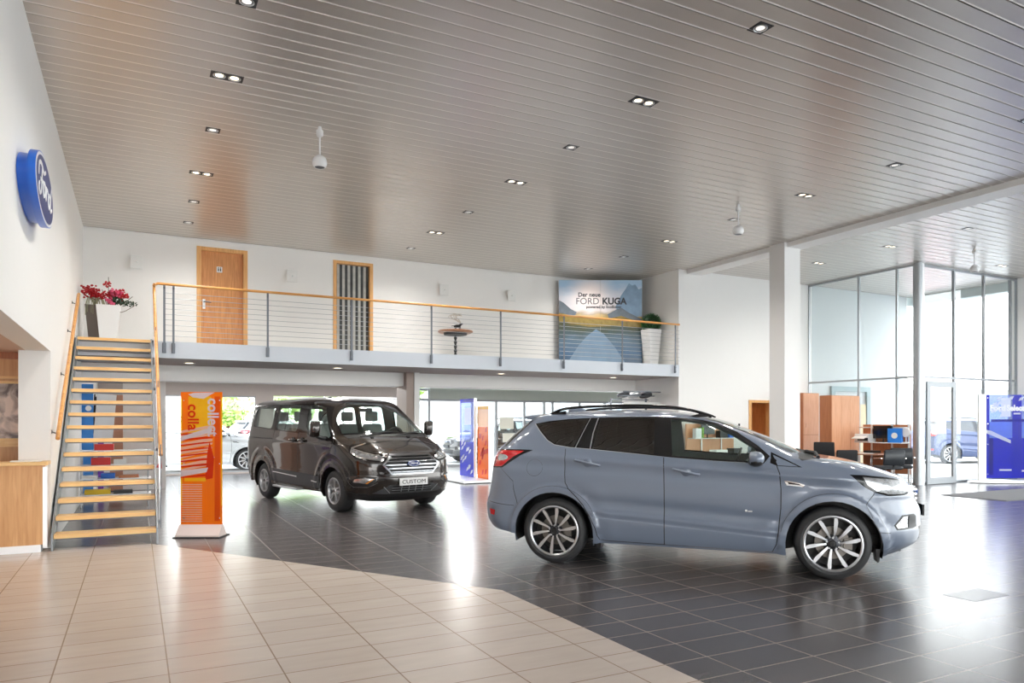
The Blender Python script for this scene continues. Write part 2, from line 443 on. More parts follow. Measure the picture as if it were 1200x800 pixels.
def make_wheel(parent, x, y, side, R, rim_r, width, spokes, kind, mats):
    """wheel with axis along y; side -1 = right side of the car"""
    w = bpy.data.objects.new('wheel', None); COL.objects.link(w); w.parent = parent; w.location = (x, y, R)
    o = side; h = width
    # outer face at y=0 (towards side), tyre goes inwards (-side)
    def yy(a): return -o * a
    t = MB()
    prof = [(rim_r - .012, .02), (rim_r + .012, .006), (rim_r + .03, .0), (R - .045, .004), (R - .02, .014), (R - .006, .035), (R, .06), (R, h - .06), (R - .006, h - .035), (R - .03, h - .01), (rim_r + .02, h), (rim_r - .01, h - .02)]
    t.lathe([(r, yy(a)) for r, a in prof], axis='y', n=72, cap=False)
    t.mat(0)
    # tread grooves
    for gx in (.075, .11, .145):
        if gx < h - .06: t.lathe([(R + .0005, yy(gx - .004)), (R + .0012, yy(gx)), (R + .0005, yy(gx + .004))], axis='y', n=72, cap=False)
    t.build('tyre', [mats['tyre'], mats['black']], w, smooth=35, fix=True)
    rm = MB()
    rm.lathe([(rim_r + .004, yy(.012)), (rim_r + .006, yy(.004)), (rim_r - .004, yy(.002)), (rim_r - .014, yy(.012)), (rim_r - .02, yy(.03)), (rim_r - .03, yy(.12)), (rim_r - .02, yy(h - .03))], axis='y', n=72, cap=False)
    rm.build('rim', mats['rim_dark'] if kind == 'a' else mats['silver'], w, smooth=35)
    # bright rim lip
    lp = MB(); lp.lathe([(rim_r + .0065, yy(.011)), (rim_r + .0075, yy(.003)), (rim_r - .004, yy(.0)), (rim_r - .016, yy(.009))], axis='y', n=72, cap=False)
    lp.build('rim_lip', mats['silver'], w, smooth=35)
    # spokes: a tapered bar with bright face and dark sides
    sp = MB(); n = spokes
    for k in range(n):
        a = 2 * PI * k / n + .12
        if kind == 'b': a = 2 * PI * (k // 2) / (n // 2) + (.17 if k % 2 else -.17) + .2
        def P(r, off, d): return (r * math.cos(a) - off * math.sin(a), yy(d), r * math.sin(a) + off * math.cos(a))
        if kind == 'a': st = [(.03, .008, .030, 0), (.075, .0085, .020, 0), (.11, .011, .016, .001), (.15, .015, .014, .005), (rim_r * .8, .018, .013, .011), (rim_r - .022, .015, .012, .018), (rim_r - .006, .013, .012, .017)]
        else: st = [(.03, .012, .02, 0), (.07, .012, .012, .0), (.12, .013, .01, 0), (rim_r - .03, .015, .008, 0), (rim_r - .004, .022, .01, 0)]
        vs = []
        for r, hw, d, sk in st:
            vs += [P(r, sk - hw, d), P(r, sk + hw, d), P(r, sk + hw * .7, d + .045), P(r, sk - hw * .7, d + .045)]
        for i in range(len(st) - 1):
            b = i * 4
            base = len(sp.v)
            q = [vs[b + j] for j in range(8)]
            sp.mat(0).add([q[0], q[1], q[5], q[4]], [(0, 1, 2, 3)])
            sp.mat(1).add([q[1], q[2], q[6], q[5], q[0], q[3], q[7], q[4], q[2], q[3], q[7], q[6]], [(0, 1, 2, 3), (4, 5, 6, 7), (8, 9, 10, 11)])
    sp.build('spokes', [mats['silver'], mats['rim_dark'] if kind == 'a' else mats['silver']], w)
    hb = MB(); hb.lathe([(.0, yy(.012)), (.03, yy(.012)), (.034, yy(.02)), (.075, yy(.028)), (.08, yy(.06)), (.0, yy(.06))], axis='y', n=28, cap=False)
    hb.build('hub', mats['rim_dark'] if kind == 'a' else mats['silver'], w, smooth=30)
    cp = MB(); cp.lathe([(0, yy(.006)), (.026, yy(.007)), (.030, yy(.014))], axis='y', n=24, cap=False)
    cp.build('hub_cap', mats['black'], w, smooth=30)
    bk = MB(); bk.lathe([(0, yy(.15)), (rim_r - .028, yy(.15)), (rim_r - .028, yy(.16)), (0, yy(.16))], axis='y', n=40, cap=False); bk.build('backplate', mats['black'], w)
    for k in range(5):
        a = 2 * PI * k / 5 + .3; nb = MB(); nb.lathe([(0, yy(.012)), (.008, yy(.012)), (.010, yy(.016)), (.010, yy(.035))], c=(.055 * math.cos(a), 0, .055 * math.sin(a)), axis='y', n=8, cap=False)
        nb.build('lug_nut', mats['silver'], w, smooth=30)
    bd = MB(); bd.lathe([(.02, yy(.085)), (.155, yy(.085)), (.155, yy(.105)), (.02, yy(.105))], axis='y', n=40, cap=False)
    bd.build('brake_disc', mats['disc'], w, smooth=30)
    ca = MB(); ca.prism([(.14, -.05), (.175, -.06), (.175, .06), (.14, .05), (.1, .04), (.1, -.04)], yy(.06), yy(.125), 'y', (0, 0, 0))
    ca.build('brake_caliper', mats['disc'], w)
    return w
def oval_badge(parent, a, b, mats, loc, rot, name='badge'):
    """blue oval with a silver rim and the word in slanted script strokes"""
    g = bpy.data.objects.new(name, None); COL.objects.link(g); g.parent = parent; g.location = loc; g.rotation_euler = rot
    def ell(sa, sb, z0, z1, n=48):
        m = MB(); m.prism([(sa * math.cos(2 * PI * k / n), sb * math.sin(2 * PI * k / n)) for k in range(n)], z0, z1, 'z'); return m
    return g, ell
SCRIPT = [  # simple cursive strokes spelling the word on the oval (unit box about 2 x 1)
    [(-.86, .02), (-.80, .30), (-.55, .42), (-.30, .34), (-.12, .38), (-.02, .46)],
    [(-.44, .36), (-.50, .05), (-.58, -.25), (-.72, -.36), (-.84, -.26), (-.78, -.14)],
    [(-.66, .0), (-.50, .04), (-.34, .06)],
    [(-.14, .12), (-.27, .08), (-.33, -.08), (-.26, -.22), (-.12, -.16), (-.07, .0), (-.14, .12)],
    [(-.10, .10), (.02, .08), (.10, .12), (.07, -.02), (.02, -.22)],
    [(.08, .02), (.16, .12), (.26, .12), (.28, .06)],
    [(.62, .10), (.50, .13), (.38, .04), (.36, -.14), (.46, -.22), (.58, -.10), (.66, .10)],
    [(.82, .44), (.70, .14), (.62, -.14), (.68, -.22), (.84, -.12)]]
def bez(pts, n=6):
    """Catmull-Rom through points"""
    P = [pts[0]] + list(pts) + [pts[-1]]; o = []
    for i in range(1, len(P) - 2):
        for k in range(n):
            t = k / n; q = []
            for d in range(len(pts[0])):
                a, b, c, e = P[i - 1][d], P[i][d], P[i + 1][d], P[i + 2][d]
                q.append(.5 * (2 * b + (c - a) * t + (2 * a - 5 * b + 4 * c - e) * t * t + (3 * b - a - 3 * c + e) * t ** 3))
            o.append(tuple(q))
    o.append(tuple(pts[-1])); return o
def oval_sign(parent, a, b, depth, mats, loc, rot, name='badge'):
    """builds rim, blue face and script as sub-parts in local xy plane, facing +z"""
    g, ell = oval_badge(parent, a, b, mats, loc, rot, name)
    m = ell(a, b, -depth, 0); m.build('badge_back', mats['badge_side'], g, smooth=30)
    m = ell(a * .985, b * .97, 0, .0018 + depth * .01); m.build('badge_rim', mats['badge_white'], g, smooth=30)
    m = ell(a * .93, b * .89, 0, .0030 + depth * .02); m.build('badge_face', mats['badge_blue'], g, smooth=30)
    t = MB(); zz = .0034 + depth * .03
    for st in SCRIPT: t.tube([(x * a * .86, y * b * 1.25, zz) for x, y in bez(st)], a * .026, 6)
    t.v = [(x, y, zz + (z - zz) * .3) for x, y, z in t.v]
    t.build('badge_script', mats['badge_white'], g, smooth=40)
    return g
# ---------- the blue-grey SUV ----------
SUV = thing('compact_suv', 'blue-grey compact SUV with black roof rails standing on the dark tiles', 'car', (0, 0, 0))
WB = 2.72; HW = .91; AR = .345
def suv_disp(x, y, z):
    d = np.zeros_like(x)
    side = 1 / (1 + np.exp(-(np.abs(y) - .66) / .03))
    for cx in (0, WB):
        r = np.hypot(x - cx, z - AR)
        d += .020 * np.exp(-((np.maximum(r - .47, 0)) / .022) ** 2) * np.clip((r - .30) / .05, 0, 1) * side
        d += .016 * np.exp(-((r - .60) / .09) ** 2) * side * (z > .3) * .6
    low = 1 / (1 + np.exp(-(x - .25) / .05)) * 1 / (1 + np.exp((x - 2.35) / .05))
    zc = .545 - .075 * x
    d += side * low * (.030 / (1 + np.exp((z - zc - .080) / .011)) - .012 * np.exp(-((z - zc - .165) / .05) ** 2) - .010 / (1 + np.exp((z - zc - .040) / .011)) + .005 / (1 + np.exp((z - zc) / .0025)))
    zs = 1.115 - .055 * x                                   # shoulder crease through the handles
    s2 = 1 / (1 + np.exp(-(x + .45) / .06)) * 1 / (1 + np.exp((x - 3.0) / .08))
    d += side * s2 * (.010 * np.exp(-((z - zs) / .030) ** 2) - .010 * np.exp(-((z - zs + .09) / .05) ** 2))
    # bumper steps
    ry = 1 / (1 + np.exp((x + .50) / .03)); d += ry * .012 / (1 + np.exp((z - .62) / .012))
    fr = 1 / (1 + np.exp(-(x - 3.12) / .04)); d += fr * (.014 / (1 + np.exp((z - .50) / .012)) + .012 * np.exp(-((z - .80) / .03) ** 2))
    return d
rows = [  # z, xf, xr, W, Lf, ef, Lr, er
 (.17, 3.20, -.50, .74, .60, 2.4, .40, 3.0),
 (.22, 3.36, -.60, .84, .68, 2.4, .42, 3.0),
 (.27, 3.46, -.72, .875, .75, 2.4, .42, 3.0),
 (.35, 3.57, -.82, .893, .80, 2.4, .42, 3.0),
 (.45, 3.60, -.875, .902, .82, 2.4, .42, 3.0),
 (.60, 3.61, -.89, .906, .84, 2.4, .42, 3.0),
 (.72, 3.58, -.865, .910, .84, 2.4, .42, 3.0),
 (.83, 3.53, -.845, .908, .84, 2.5, .40, 3.0),
 (.91, 3.47, -.835, .904, .82, 2.7, .40, 3.0),
 (.965, 3.39, -.825, .900, .78, 2.9, .38, 3.0),
 (1.02, 3.24, -.815, .892, .72, 3.2, .38, 3.0),
 (1.08, 3.05, -.80, .880, .66, 3.6, .36, 3.0),
 (1.125, 2.82, -.79, .866, .60, 3.8, .36, 3.0),
 (1.155, 2.58, -.775, .852, .52, 3.6, .35, 3.0),
 (1.20, 2.47, -.745, .832, .50, 3.2, .34, 3.0),
 (1.28, 2.31, -.67, .795, .48, 3.0, .32, 3.0),
 (1.36, 2.13, -.59, .757, .46, 3.0, .30, 3.0),
 (1.44, 1.93, -.50, .715, .44, 3.0, .28, 3.0),
 (1.51, 1.74, -.42, .672, .42, 3.0, .26, 3.0),
 (1.555, 1.58, -.37, .635, .40, 2.8, .24, 2.8),
 (1.585, 1.42, -.30, .585, .38, 2.6, .24, 2.6),
 (1.605, 1.26, -.12, .51, .36, 2.4, .28, 2.4),
 (1.620, 1.10, .10, .40, .34, 2.2, .30, 2.2),
 (1.632, .92, .34, .22, .24, 2.0, .24, 2.0),
 (1.636, .66, .60, .004, .02, 2.0, .02, 2.0)]
K = Skin(rows, suv_disp); K.fix_orient()
S = lambda *a: ('s',) + a
ft = []
def ar(cx, cz, r, a0, a1, n=20, rz=1.0):
    return [('s', cx + r * math.cos(math.radians(a0 + (a1 - a0) * i / n)), cz + r * rz * math.sin(math.radians(a0 + (a1 - a0) * i / n))) for i in range(n + 1)]
DARK = .011
# lower edge cut away (sill, bumper undersides)
ft.append(('void', K.poly([S(-.415, .31), S(.43, .255), S(2.31, .235), S(2.31, .10), S(-.415, .10)])))
ft.append(('void', K.poly([('p', K.P, 0), ('p', K.P, K.v_of_z(.36)), ('r', .5, .35), S(-.69, .36), S(-.40, .30), S(-.40, .1)])))
ft.append(('void', K.poly([S(3.14, .10), S(3.14, .225), S(3.25, .25), ('f', .5, .29), ('p', 0, K.v_of_z(.30)), ('p', 0, 0)])))
# front details
ft.append(('hood', K.poly([('p', 0, K.v_of_z(.93)), ('f', .55, .945), S(3.30, .972), S(3.0, 1.035), S(2.75, 1.075), S(2.52, 1.105), ('f', .66, 1.148), ('p', 0, K.v_of_z(1.155))])))
ft.append(('cowl', K.poly([('p', 0, K.v_of_z(1.155)), ('f', .66, 1.148), S(2.45, 1.125), S(2.42, 1.15), ('f', .62, 1.19), ('p', 0, K.v_of_z(1.195))])))
ft.append(('windscreen', K.poly([('p', 0, K.v_of_z(1.19)), ('f', .70, 1.195), ('f', .58, 1.535), ('p', 0, K.v_of_z(1.56))])))
ft.append(('grille', K.poly([('p', 0, K.v_of_z(.66)), ('f', .38, .67), ('f', .50, .76), ('f', .46, .87), ('p', 0, K.v_of_z(.89))])))
ft.append(('lower_grille', K.poly([('p', 0, K.v_of_z(.36)), ('f', .45, .37), ('f', .52, .50), ('p', 0, K.v_of_z(.52))])))
# rear
ft.append(('rear_window', K.poly([('p', K.P, K.v_of_z(1.20)), ('r', .56, 1.20), ('r', .60, 1.26), ('r', .52, 1.48), ('p', K.P, K.v_of_z(1.50))])))
ft.append(('rear_pillar', K.poly([('r', .62, 1.235), S(-.575, 1.235), S(-.30, 1.515), ('r', .54, 1.515), ('r', .54, 1.48)])))
ft.append(('tail_lamp', K.poly([('r', .62, 1.19), S(-.62, 1.198), S(-.40, 1.200), S(-.25, 1.195), S(-.32, 1.165), S(-.44, 1.10), S(-.58, 1.005), ('r', .62, .99)])))
ft.append(('tail_red', K.poly([('r', .63, 1.18), S(-.60, 1.187), S(-.45, 1.188), S(-.345, 1.185), S(-.39, 1.155), S(-.47, 1.115), S(-.59, 1.02), ('r', .63, 1.005)])))
ft.append(('tail_white', K.poly(smooth_poly([S(-.66, 1.15), S(-.56, 1.145), S(-.51, 1.115), S(-.55, 1.085), S(-.66, 1.075)], 1))))
ft.append(('reflector', K.poly([S(-.73, .555), S(-.65, .545), S(-.66, .49), S(-.72, .495)])))
ft.append(('seam', strip(K, [S(-.60, 1.0), S(-.45, .86), S(-.44, .77), S(-.40, .62)], .007)))
ft.append(('seam', strip(K, [S(-.76, .63), S(-.44, .60)], .006)))
# doors (skin regions)
Rd = [S(.11, 1.215), S(.118, 1.0), S(.125, .86), S(.16, .80), S(.24, .72), S(.32, .63), S(.39, .52), S(.45, .40), S(.47, .33), S(.495, .285), S(.56, .277), S(1.152, .268),
      S(1.150, .8), S(1.141, 1.14), S(1.115, 1.35), S(1.085, 1.56), S(.75, 1.565), S(.36, 1.548)]
Fd = [S(1.152, .268), S(2.12, .247), S(2.18, .25), S(2.215, .32), S(2.235, .45), S(2.256, .664), S(2.258, .85), S(2.245, 1.003), S(2.20, 1.13), S(2.08, 1.265), S(1.85, 1.415), S(1.66, 1.50), S(1.45, 1.548), S(1.25, 1.562), S(1.085, 1.56),
      S(1.115, 1.35), S(1.141, 1.14), S(1.150, .8)]
ft.append(('rear_door', K.poly(Rd))); ft.append(('front_door', K.poly(Fd)))
ft.append(('seam', strip(K, Rd[:12], .009))); ft.append(('seam', strip(K, [Rd[11], Rd[12], Rd[13]], .009)))
ft.append(('seam', strip(K, Fd[1:9], .009))); ft.append(('seam', strip(K, [Rd[11], Fd[1]], .006)))
for key, pts in (('rear_door', [S(.42, .5135), S(1.14, .4595)]), ('front_door', [S(1.165, .4576), S(2.20, .380)])):
    for dz_ in (.105, .08, .055, .03): ft.append((key, strip(K, [(a, b, c + dz_) for a, b, c in pts], .012, .05)))
    for w_ in (.016, .006): ft.append((key, strip(K, pts, w_, .05)))
for key, pts in (('rear_door', [S(.14, 1.107), S(1.13, 1.053)]), ('front_door', [S(1.155, 1.0515), S(2.235, .992)])):
    for w_, n_ in ((.07, 1), (.03, 1)): ft.append((key, strip(K, pts, w_, .05)))
# day light opening
DLO = [S(-.262, 1.478), S(-.10, 1.508), S(.10, 1.528), S(.36, 1.541), S(.75, 1.553), S(1.10, 1.553), S(1.33, 1.541), S(1.50, 1.52), S(1.66, 1.485), S(1.85, 1.40), S(2.05, 1.265), S(2.16, 1.165), S(2.10, 1.092), S(1.93, 1.098), S(1.6, 1.113), S(1.2, 1.14), S(.80, 1.175), S(.38, 1.212), S(.15, 1.228), S(-.02, 1.255), S(-.10, 1.30), S(-.19, 1.39)]
ft.append(('trim', K.poly(DLO)))
ft.append(('brightline', strip(K, [DLO[0]] + DLO[::-1][0:9], .010)))
ft.append(('sail', K.poly([S(2.17, 1.205), S(2.45, 1.062), S(2.225, 1.072), S(2.16, 1.10)])))
ft.append(('sailpaint', K.poly([S(2.185, 1.180), S(2.415, 1.070), S(2.23, 1.078)])))
ft.append(('quarter_window', K.poly([S(-.235, 1.472), S(.0, 1.508), S(.325, 1.530), S(.195, 1.238), S(.10, 1.245), S(-.02, 1.272), S(-.09, 1.315), S(-.17, 1.395)])))
ft.append(('rear_window_side', K.poly([S(.455, 1.535), S(.75, 1.543), S(1.03, 1.543), S(1.04, 1.168), S(.8, 1.19), S(.40, 1.222)])))
ft.append(('front_window_side', K.poly([S(1.195, 1.525), S(1.33, 1.522), S(1.50, 1.50), S(1.65, 1.463), S(1.82, 1.382), S(2.00, 1.255), S(2.03, 1.22), S(1.98, 1.115), S(1.6, 1.13), S(1.225, 1.155)])))
ft.append(('divider', strip(K, [S(.345, 1.538), S(.215, 1.225)], .012)))
ft.append(('divider', strip(K, [S(.43, 1.54), S(.392, 1.38), S(.375, 1.215)], .016)))
# front lamps
ft.append(('head_lamp_frame', K.poly([S(2.865, 1.0), S(3.0, .995), S(3.2, .975), S(3.36, .945), ('f', .52, .93), ('f', .50, .83), S(3.36, .80), S(3.2, .80), S(3.08, .835), S(2.98, .895)])))
ft.append(('head_lamp', K.poly([S(2.98, .978), S(3.2, .958), S(3.34, .935), ('f', .54, .92), ('f', .53, .845), S(3.36, .815), S(3.21, .815), S(3.10, .85), S(3.02, .905)])))
ft.append(('seam', strip(K, [S(3.08, .83), S(3.0, .72), S(3.06, .60)], .006)))
ft.append(('seam', strip(K, [S(3.09, .47), S(3.22, .46)], .005)))
ft.append(('fog_frame', K.poly([S(3.25, .53), S(3.33, .62), S(3.46, .625), ('f', .56, .60), ('f', .55, .50), S(3.44, .49), S(3.27, .485)])))
ft.append(('fog_lamp', K.poly([S(3.27, .53), S(3.345, .605), S(3.41, .61), S(3.40, .505), S(3.285, .50)])))
ft.append(('vent', K.poly([S(2.285, .935), S(2.42, .915), S(2.475, .895), S(2.45, .875), S(2.31, .888)])))
ft.append(('vent_in', K.poly([S(2.315, .922), S(2.42, .905), S(2.44, .893), S(2.33, .900)])))
cap = [S(-.215 + .088 * math.cos(a), 1.01 + .088 * math.sin(a)) for a in np.linspace(.3, 2 * PI + .1, 30)]
ft.append(('hairline', strip(K, cap, .0035)))
# wheel arch lips and openings
for cx in (0, WB):
    ft.append(('hairline', strip(K, ar(cx, AR, .478, 8 if cx else 12, 172 if not cx else 168), .004)))
ft.append(('void', K.poly(ar(0, AR - .02, .43, -12, 192) + [S(-.42, .1), S(.42, .1)])))
ft.append(('void', K.poly(ar(WB, AR - .02, .425, -18, 198) + [S(WB - .41, .1), S(WB + .41, .1)])))
KP, KT = cut_skin(K, ft, .055, .032)
P_ = lambda keys, name, m, par, off=0, sides=(1, -1), mk=None: skin_part(K, KP, KT, keys, name, m, par, off, sides, mk)
bodyk = {'body': 0, 'seam': 1, 'hairline': 1, 'cowl': 1, 'rear_pillar': 2, 'sail': 2, 'sailpaint': 0, 'head_lamp_frame': 2, 'fog_frame': 1}
P_(set(bodyk) - {'seam', 'hairline'}, 'body_shell', [paint_blue, black_p, black_g], SUV, mk=bodyk)
P_({'seam', 'hairline'}, 'panel_gap', black_p, SUV, -.004)
P_({'hood'}, 'hood', paint_blue, SUV)
P_({'windscreen'}, 'windscreen', glass_car, SUV, -.002)
P_({'grille', 'lower_grille'}, 'front_grille', black_p, SUV, -.012)
P_({'rear_window'}, 'rear_window', glass_priv, SUV)
P_({'trim', 'divider', 'brightline'}, 'window_trim', [trim_black, alu, alu], SUV, -.001, mk={'trim': 0, 'divider': 1, 'brightline': 1})
for sd in (1, -1):
    for nm, win, gl in (('front_door', 'front_window_side', glass_car), ('rear_door', 'rear_window_side', glass_priv)):
        d = P_({nm}, 'door', paint_blue, SUV, 0, (sd,))
        P_({win}, 'door_window', gl, d, -.004, (sd,))
        xh, zh = (1.365, .998) if nm == 'front_door' else (.36, 1.072)
        pp, vv = K.inv('s', xh, zh); q, n = K.pn(np.array([pp]), np.array([vv])); q = q[0]; yb = q[1] if sd > 0 else -q[1]; o = -sd
        hd = MB()
        pth = [(xh - .125, yb + o * .004, zh + .024), (xh - .11, yb + o * .03, zh + .022), (xh, yb + o * .042, zh), (xh + .11, yb + o * .03, zh - .022), (xh + .125, yb + o * .004, zh - .024)]
        hd.tube(bez(pth, 4), .0135, 8)
        hd.build('door_handle', paint_blue, d, smooth=60)
        hc = MB(); hc.lathe([(.001, o * .006 + yb), (.045, o * .004 + yb), (.05, yb - o * .004)], c=(xh, 0, zh + .002), axis='y', n=24, cap=False)
        hc.build('handle_recess', paint_blue, d, smooth=60)
    P_({'quarter_window'}, 'quarter_window', glass_priv, SUV, -.003, (sd,))
    P_({'tail_lamp', 'tail_red', 'tail_white'}, 'tail_lamp', [black_g, lamp_red, lamp_white], SUV, .004, (sd,), {'tail_lamp': 0, 'tail_red': 1, 'tail_white': 2})
    P_({'reflector'}, 'rear_reflector', lamp_red, SUV, .003, (sd,))
    P_({'head_lamp'}, 'headlight', lamp_white, SUV, .001, (sd,))
    P_({'fog_lamp'}, 'fog_light', lamp_white, SUV, -.006, (sd,))
    P_({'vent', 'vent_in'}, 'fender_vent', [chrome, black_p], SUV, .003, (sd,), {'vent': 0, 'vent_in': 1})
# inner lining so that the cabin reads from outside
P_({'body', 'front_door', 'rear_door', 'trim', 'tail_lamp', 'rear_pillar', 'sail', 'sailpaint', 'hairline', 'seam'}, 'cabin_lining', liner, SUV, -.035)
# arch lips, wheel wells, floor pan
for cx, r0, a0, a1 in ((0, .43, -12, 192), (WB, .425, -18, 198)):
    for sd in (1, -1):
        L1 = K.poly(ar(cx, AR - .02, r0, a0, a1), .03, closed=False); L1 = np.array(L1)
        q, n = K.pn(L1[:, 0], L1[:, 1]); m = MB(); vs = []; k = len(q)
        for off, inn in ((0, 0), (.045, .004)):
            for i in range(k): vs.append((q[i][0] * (1) + (q[i][0] - cx) * inn, (q[i][1] + off) * sd, q[i][2]))
        m.add(vs, [(i, i + 1, k + i + 1, k + i) for i in range(k - 1)]); m.build('arch_lip', paint_blue, SUV, smooth=60)
        m = MB(); n_ = 24; vs = []
        for yy_ in (.865, .55):
            for i in range(n_ + 1):
                a = math.radians(-14 + 208 * i / n_); vs.append((cx + (r0 + .012) * math.cos(a), -sd * yy_, AR - .02 + (r0 + .012) * math.sin(a)))
        fs = [(i, i + 1, n_ + 2 + i, n_ + 1 + i) for i in range(n_)]; vs.append((cx, -sd * .55, AR - .05)); c = len(vs) - 1
        fs += [(c, n_ + 1 + i, n_ + 2 + i) for i in range(n_)]
        m.add(vs, fs); m.build('wheel_well', black_p, SUV)
u = MB(); u.box(-.62, -.45, -.7, .7, .33, .42).box(.44, 2.28, -.83, .83, .24, .32).box(-.45, .45, -.52, .52, .30, .5).box(2.28, 3.2, -.52, .52, .26, .5).box(3.1, 3.35, -.6, .6, .26, .4)
u.build('underbody', black_p, SUV)
for sd in (1, -1): m = MB(); m.prism([(-.018, 0), (.02, 0), (.012, -.12), (-.005, -.13)], min(sd * .6, sd * .8), max(sd * .6, sd * .8), 'y', (3.12, 0, .30)); m.build('air_deflector', black_p, SUV)
m = MB(); m.prism([(-.03, .05), (.03, .05), (.02, -.07), (-.02, -.06)], -.86, -.66, 'y', (.47, 0, .24)); m.build('mud_flap', black_p, SUV)
for cx in (0, WB):
    for sd in (-1, 1): make_wheel(SUV, cx, sd * .90, sd, AR, .259, .225, 10, 'a', WM)
# spoiler
sp = MB(); st = []
for y in np.linspace(-.56, .56, 15):
    c = (abs(y) / .56) ** 3; st.append([(-.20, y, 1.592 - .02 * c), (-.36 + .03 * c, y, 1.590 - .025 * c), (-.50 + .07 * c, y, 1.572 - .02 * c), (-.50 + .07 * c, y, 1.560 - .02 * c), (-.40 + .05 * c, y, 1.535 - .01 * c), (-.30, y, 1.53)])
vs = [p for r in st for p in r]; fs = []
for i in range(14):
    for j in range(6): k = (j + 1) % 6; fs.append((i * 6 + j, i * 6 + k, (i + 1) * 6 + k, (i + 1) * 6 + j))
fs += [tuple(range(6)), tuple(14 * 6 + j for j in range(6))]
sp.add(vs, fs); so = sp.build('roof_spoiler', paint_blue, SUV, smooth=50)
m = MB(); m.box(-.502, -.497, -.16, .16, 1.561, 1.571); m.build('brake_light', lamp_red, so)
# roof rails
for sd in (1, -1):
    m = MB(); y = sd * .585
    path = bez([(-.12, y * .97, 1.578), (-.02, y, 1.625), (.16, y, 1.655), (.6, y, 1.672), (1.0, y, 1.668), (1.30, y * .99, 1.640), (1.50, y * .97, 1.590), (1.60, y * .96, 1.548)], 5)
    m.tube(path, .0145, 8)
    for a, b, zt in ((-.10, .06, 1.60), (1.38, 1.58, 1.575)):
        m.prism([(a, 1.545), (b, 1.55), (b, zt + .02 if a < 1 else zt - .01), ((a + b) / 2, zt + .01), (a, zt - .02)], y - .013, y + .013, 'y')
    m.build('roof_rail', black_g, SUV, smooth=60)
# mirrors
for sd in (1, -1):
    o = -sd; g = MB()
    ctr = (2.03, o * .99, 1.145)
    for _ in (0,): g.ico(ctr, 1, 3, (.078, .115, .072))
    g.v = [(ctr[0] - .045 + (x - ctr[0]) * .3 if x < ctr[0] - .03 else x, y, z) for x, y, z in g.v]
    mo = g.build('wing_mirror', paint_blue, SUV, smooth=60)
    g = MB(); g.ico((2.025, o * .99, 1.115), 1, 2, (.076, .112, .05)); g.build('mirror_base', black_p, mo, smooth=60)
    g = MB(); g.prism([(1.98, 1.085), (2.09, 1.08), (2.05, 1.115), (2.0, 1.115)], o * .84, o * .95, 'y'); g.build('mirror_arm', black_p, mo)
    g = MB(); g.lathe([(0, 0), (.09, 0), (.085, .003)], axis='x', n=24, cap=False); g.v = [(1.975 - x, o * .99 + y, 1.148 + z * .6) for x, y, z in g.v]; g.build('mirror_glass', chrome, mo)
# wipers, antenna, plate, badges
m = MB(); m.tube([(2.60, -.55, 1.165), (2.52, -.2, 1.185), (2.50, .2, 1.19)], .011, 6); m.tube([(2.62, .1, 1.165), (2.55, .35, 1.18), (2.50, .62, 1.185)], .011, 6); m.tube([(2.62, -.58, 1.15), (2.60, -.50, 1.19), (2.52, -.40, 1.2)], .018, 6); m.build('wiper', black_p, SUV)
m = MB(); m.rbox(3.605, 3.625, -.26, .26, .57, .68, .004); m.build('number_plate', black_g, SUV)
oval_sign(SUV, .085, .034, .006, BM, (3.60, 0, .79), (PI / 2, 0, PI / 2))
m = MB(); m.ico((.05, 0, 1.63), 1, 2, (.11, .02, .035)); m.build('roof_antenna', paint_blue, SUV, smooth=60)
for z in (.70, .745, .79, .835):
    m = MB(); m.box(3.48, 3.545, -.32, .32, z - .010, z + .010); m.build('grille_bar', chrome, SUV)
m = MB(); m.rbox(1.93, 1.95, -.918, -.912, .622, .640, .002); m.rbox(1.955, 1.995, -.918, -.912, .620, .634, .002); m.build('door_emblem', silver, SUV)
# cabin
def seat(par, x, y, z0, col, w=.5, back=.62, hr=True, lean=.22):
    g = bpy.data.objects.new('seat', None); COL.objects.link(g); g.parent = par; g.location = (x, y, z0)
    m = MB(); m.rbox(-.25, .26, -w / 2, w / 2, 0, .14, .05, 4); m.build('seat_cushion', col, g, smooth=50)
    m = MB(); m.rbox(-.06, .06, -w / 2, w / 2, 0, back, .05, 4)
    m.v = [(a - .22 - lean * c, b * (1 - .18 * max(0, c / back) ** 2), c + .08) for a, b, c in m.v]; m.build('seat_backrest', col, g, smooth=50)
    if hr:
        m = MB(); m.rbox(-.045, .045, -.13, .13, 0, .19, .04, 4); m.v = [(a - .22 - lean * (back + .1), b, c + back + .13) for a, b, c in m.v]; m.build('headrest', col, g, smooth=50)
        m = MB(); m.bar((-.22 - lean * back, -.05, back + .02), (-.22 - lean * (back + .1), -.05, back + .2), .006, 6); m.bar((-.22 - lean * back, .05, back + .02), (-.22 - lean * (back + .1), .05, back + .2), .006, 6); m.build('headrest_post', silver, g)
    return g
for y in (-.38, .38): seat(SUV, 1.35, y, .55, seat_m)
for y in (-.40, .40): seat(SUV, .45, y, .58, seat_m, .62)
m = MB(); m.rbox(1.95, 2.45, -.72, .72, .75, 1.08, .06, 4); m.build('dashboard', liner, SUV, smooth=50)
m = MB(); m.tube([(1.83 + .06 * math.sin(a), .38 + .185 * math.cos(a), 1.02 + .175 * math.sin(a)) for a in np.linspace(0, 2 * PI, 33)[:-1]], .014, 8, closed=True)
m.bar((1.84, .21, 1.02), (1.84, .55, 1.02), .016, 6); m.bar((1.83, .38, 1.0), (2.0, .38, .98), .035, 8); m.build('steering_wheel', black_p, SUV, smooth=50)
m = MB(); m.box(2.08, 2.10, -.05, .07, 1.40, 1.45) ; m.v = [(x - .02 * 0 - .22, y, z + .03) for x, y, z in m.v]; m.build('interior_mirror', black_p, SUV)
SUV.rotation_euler[2] = math.radians(-45.06)
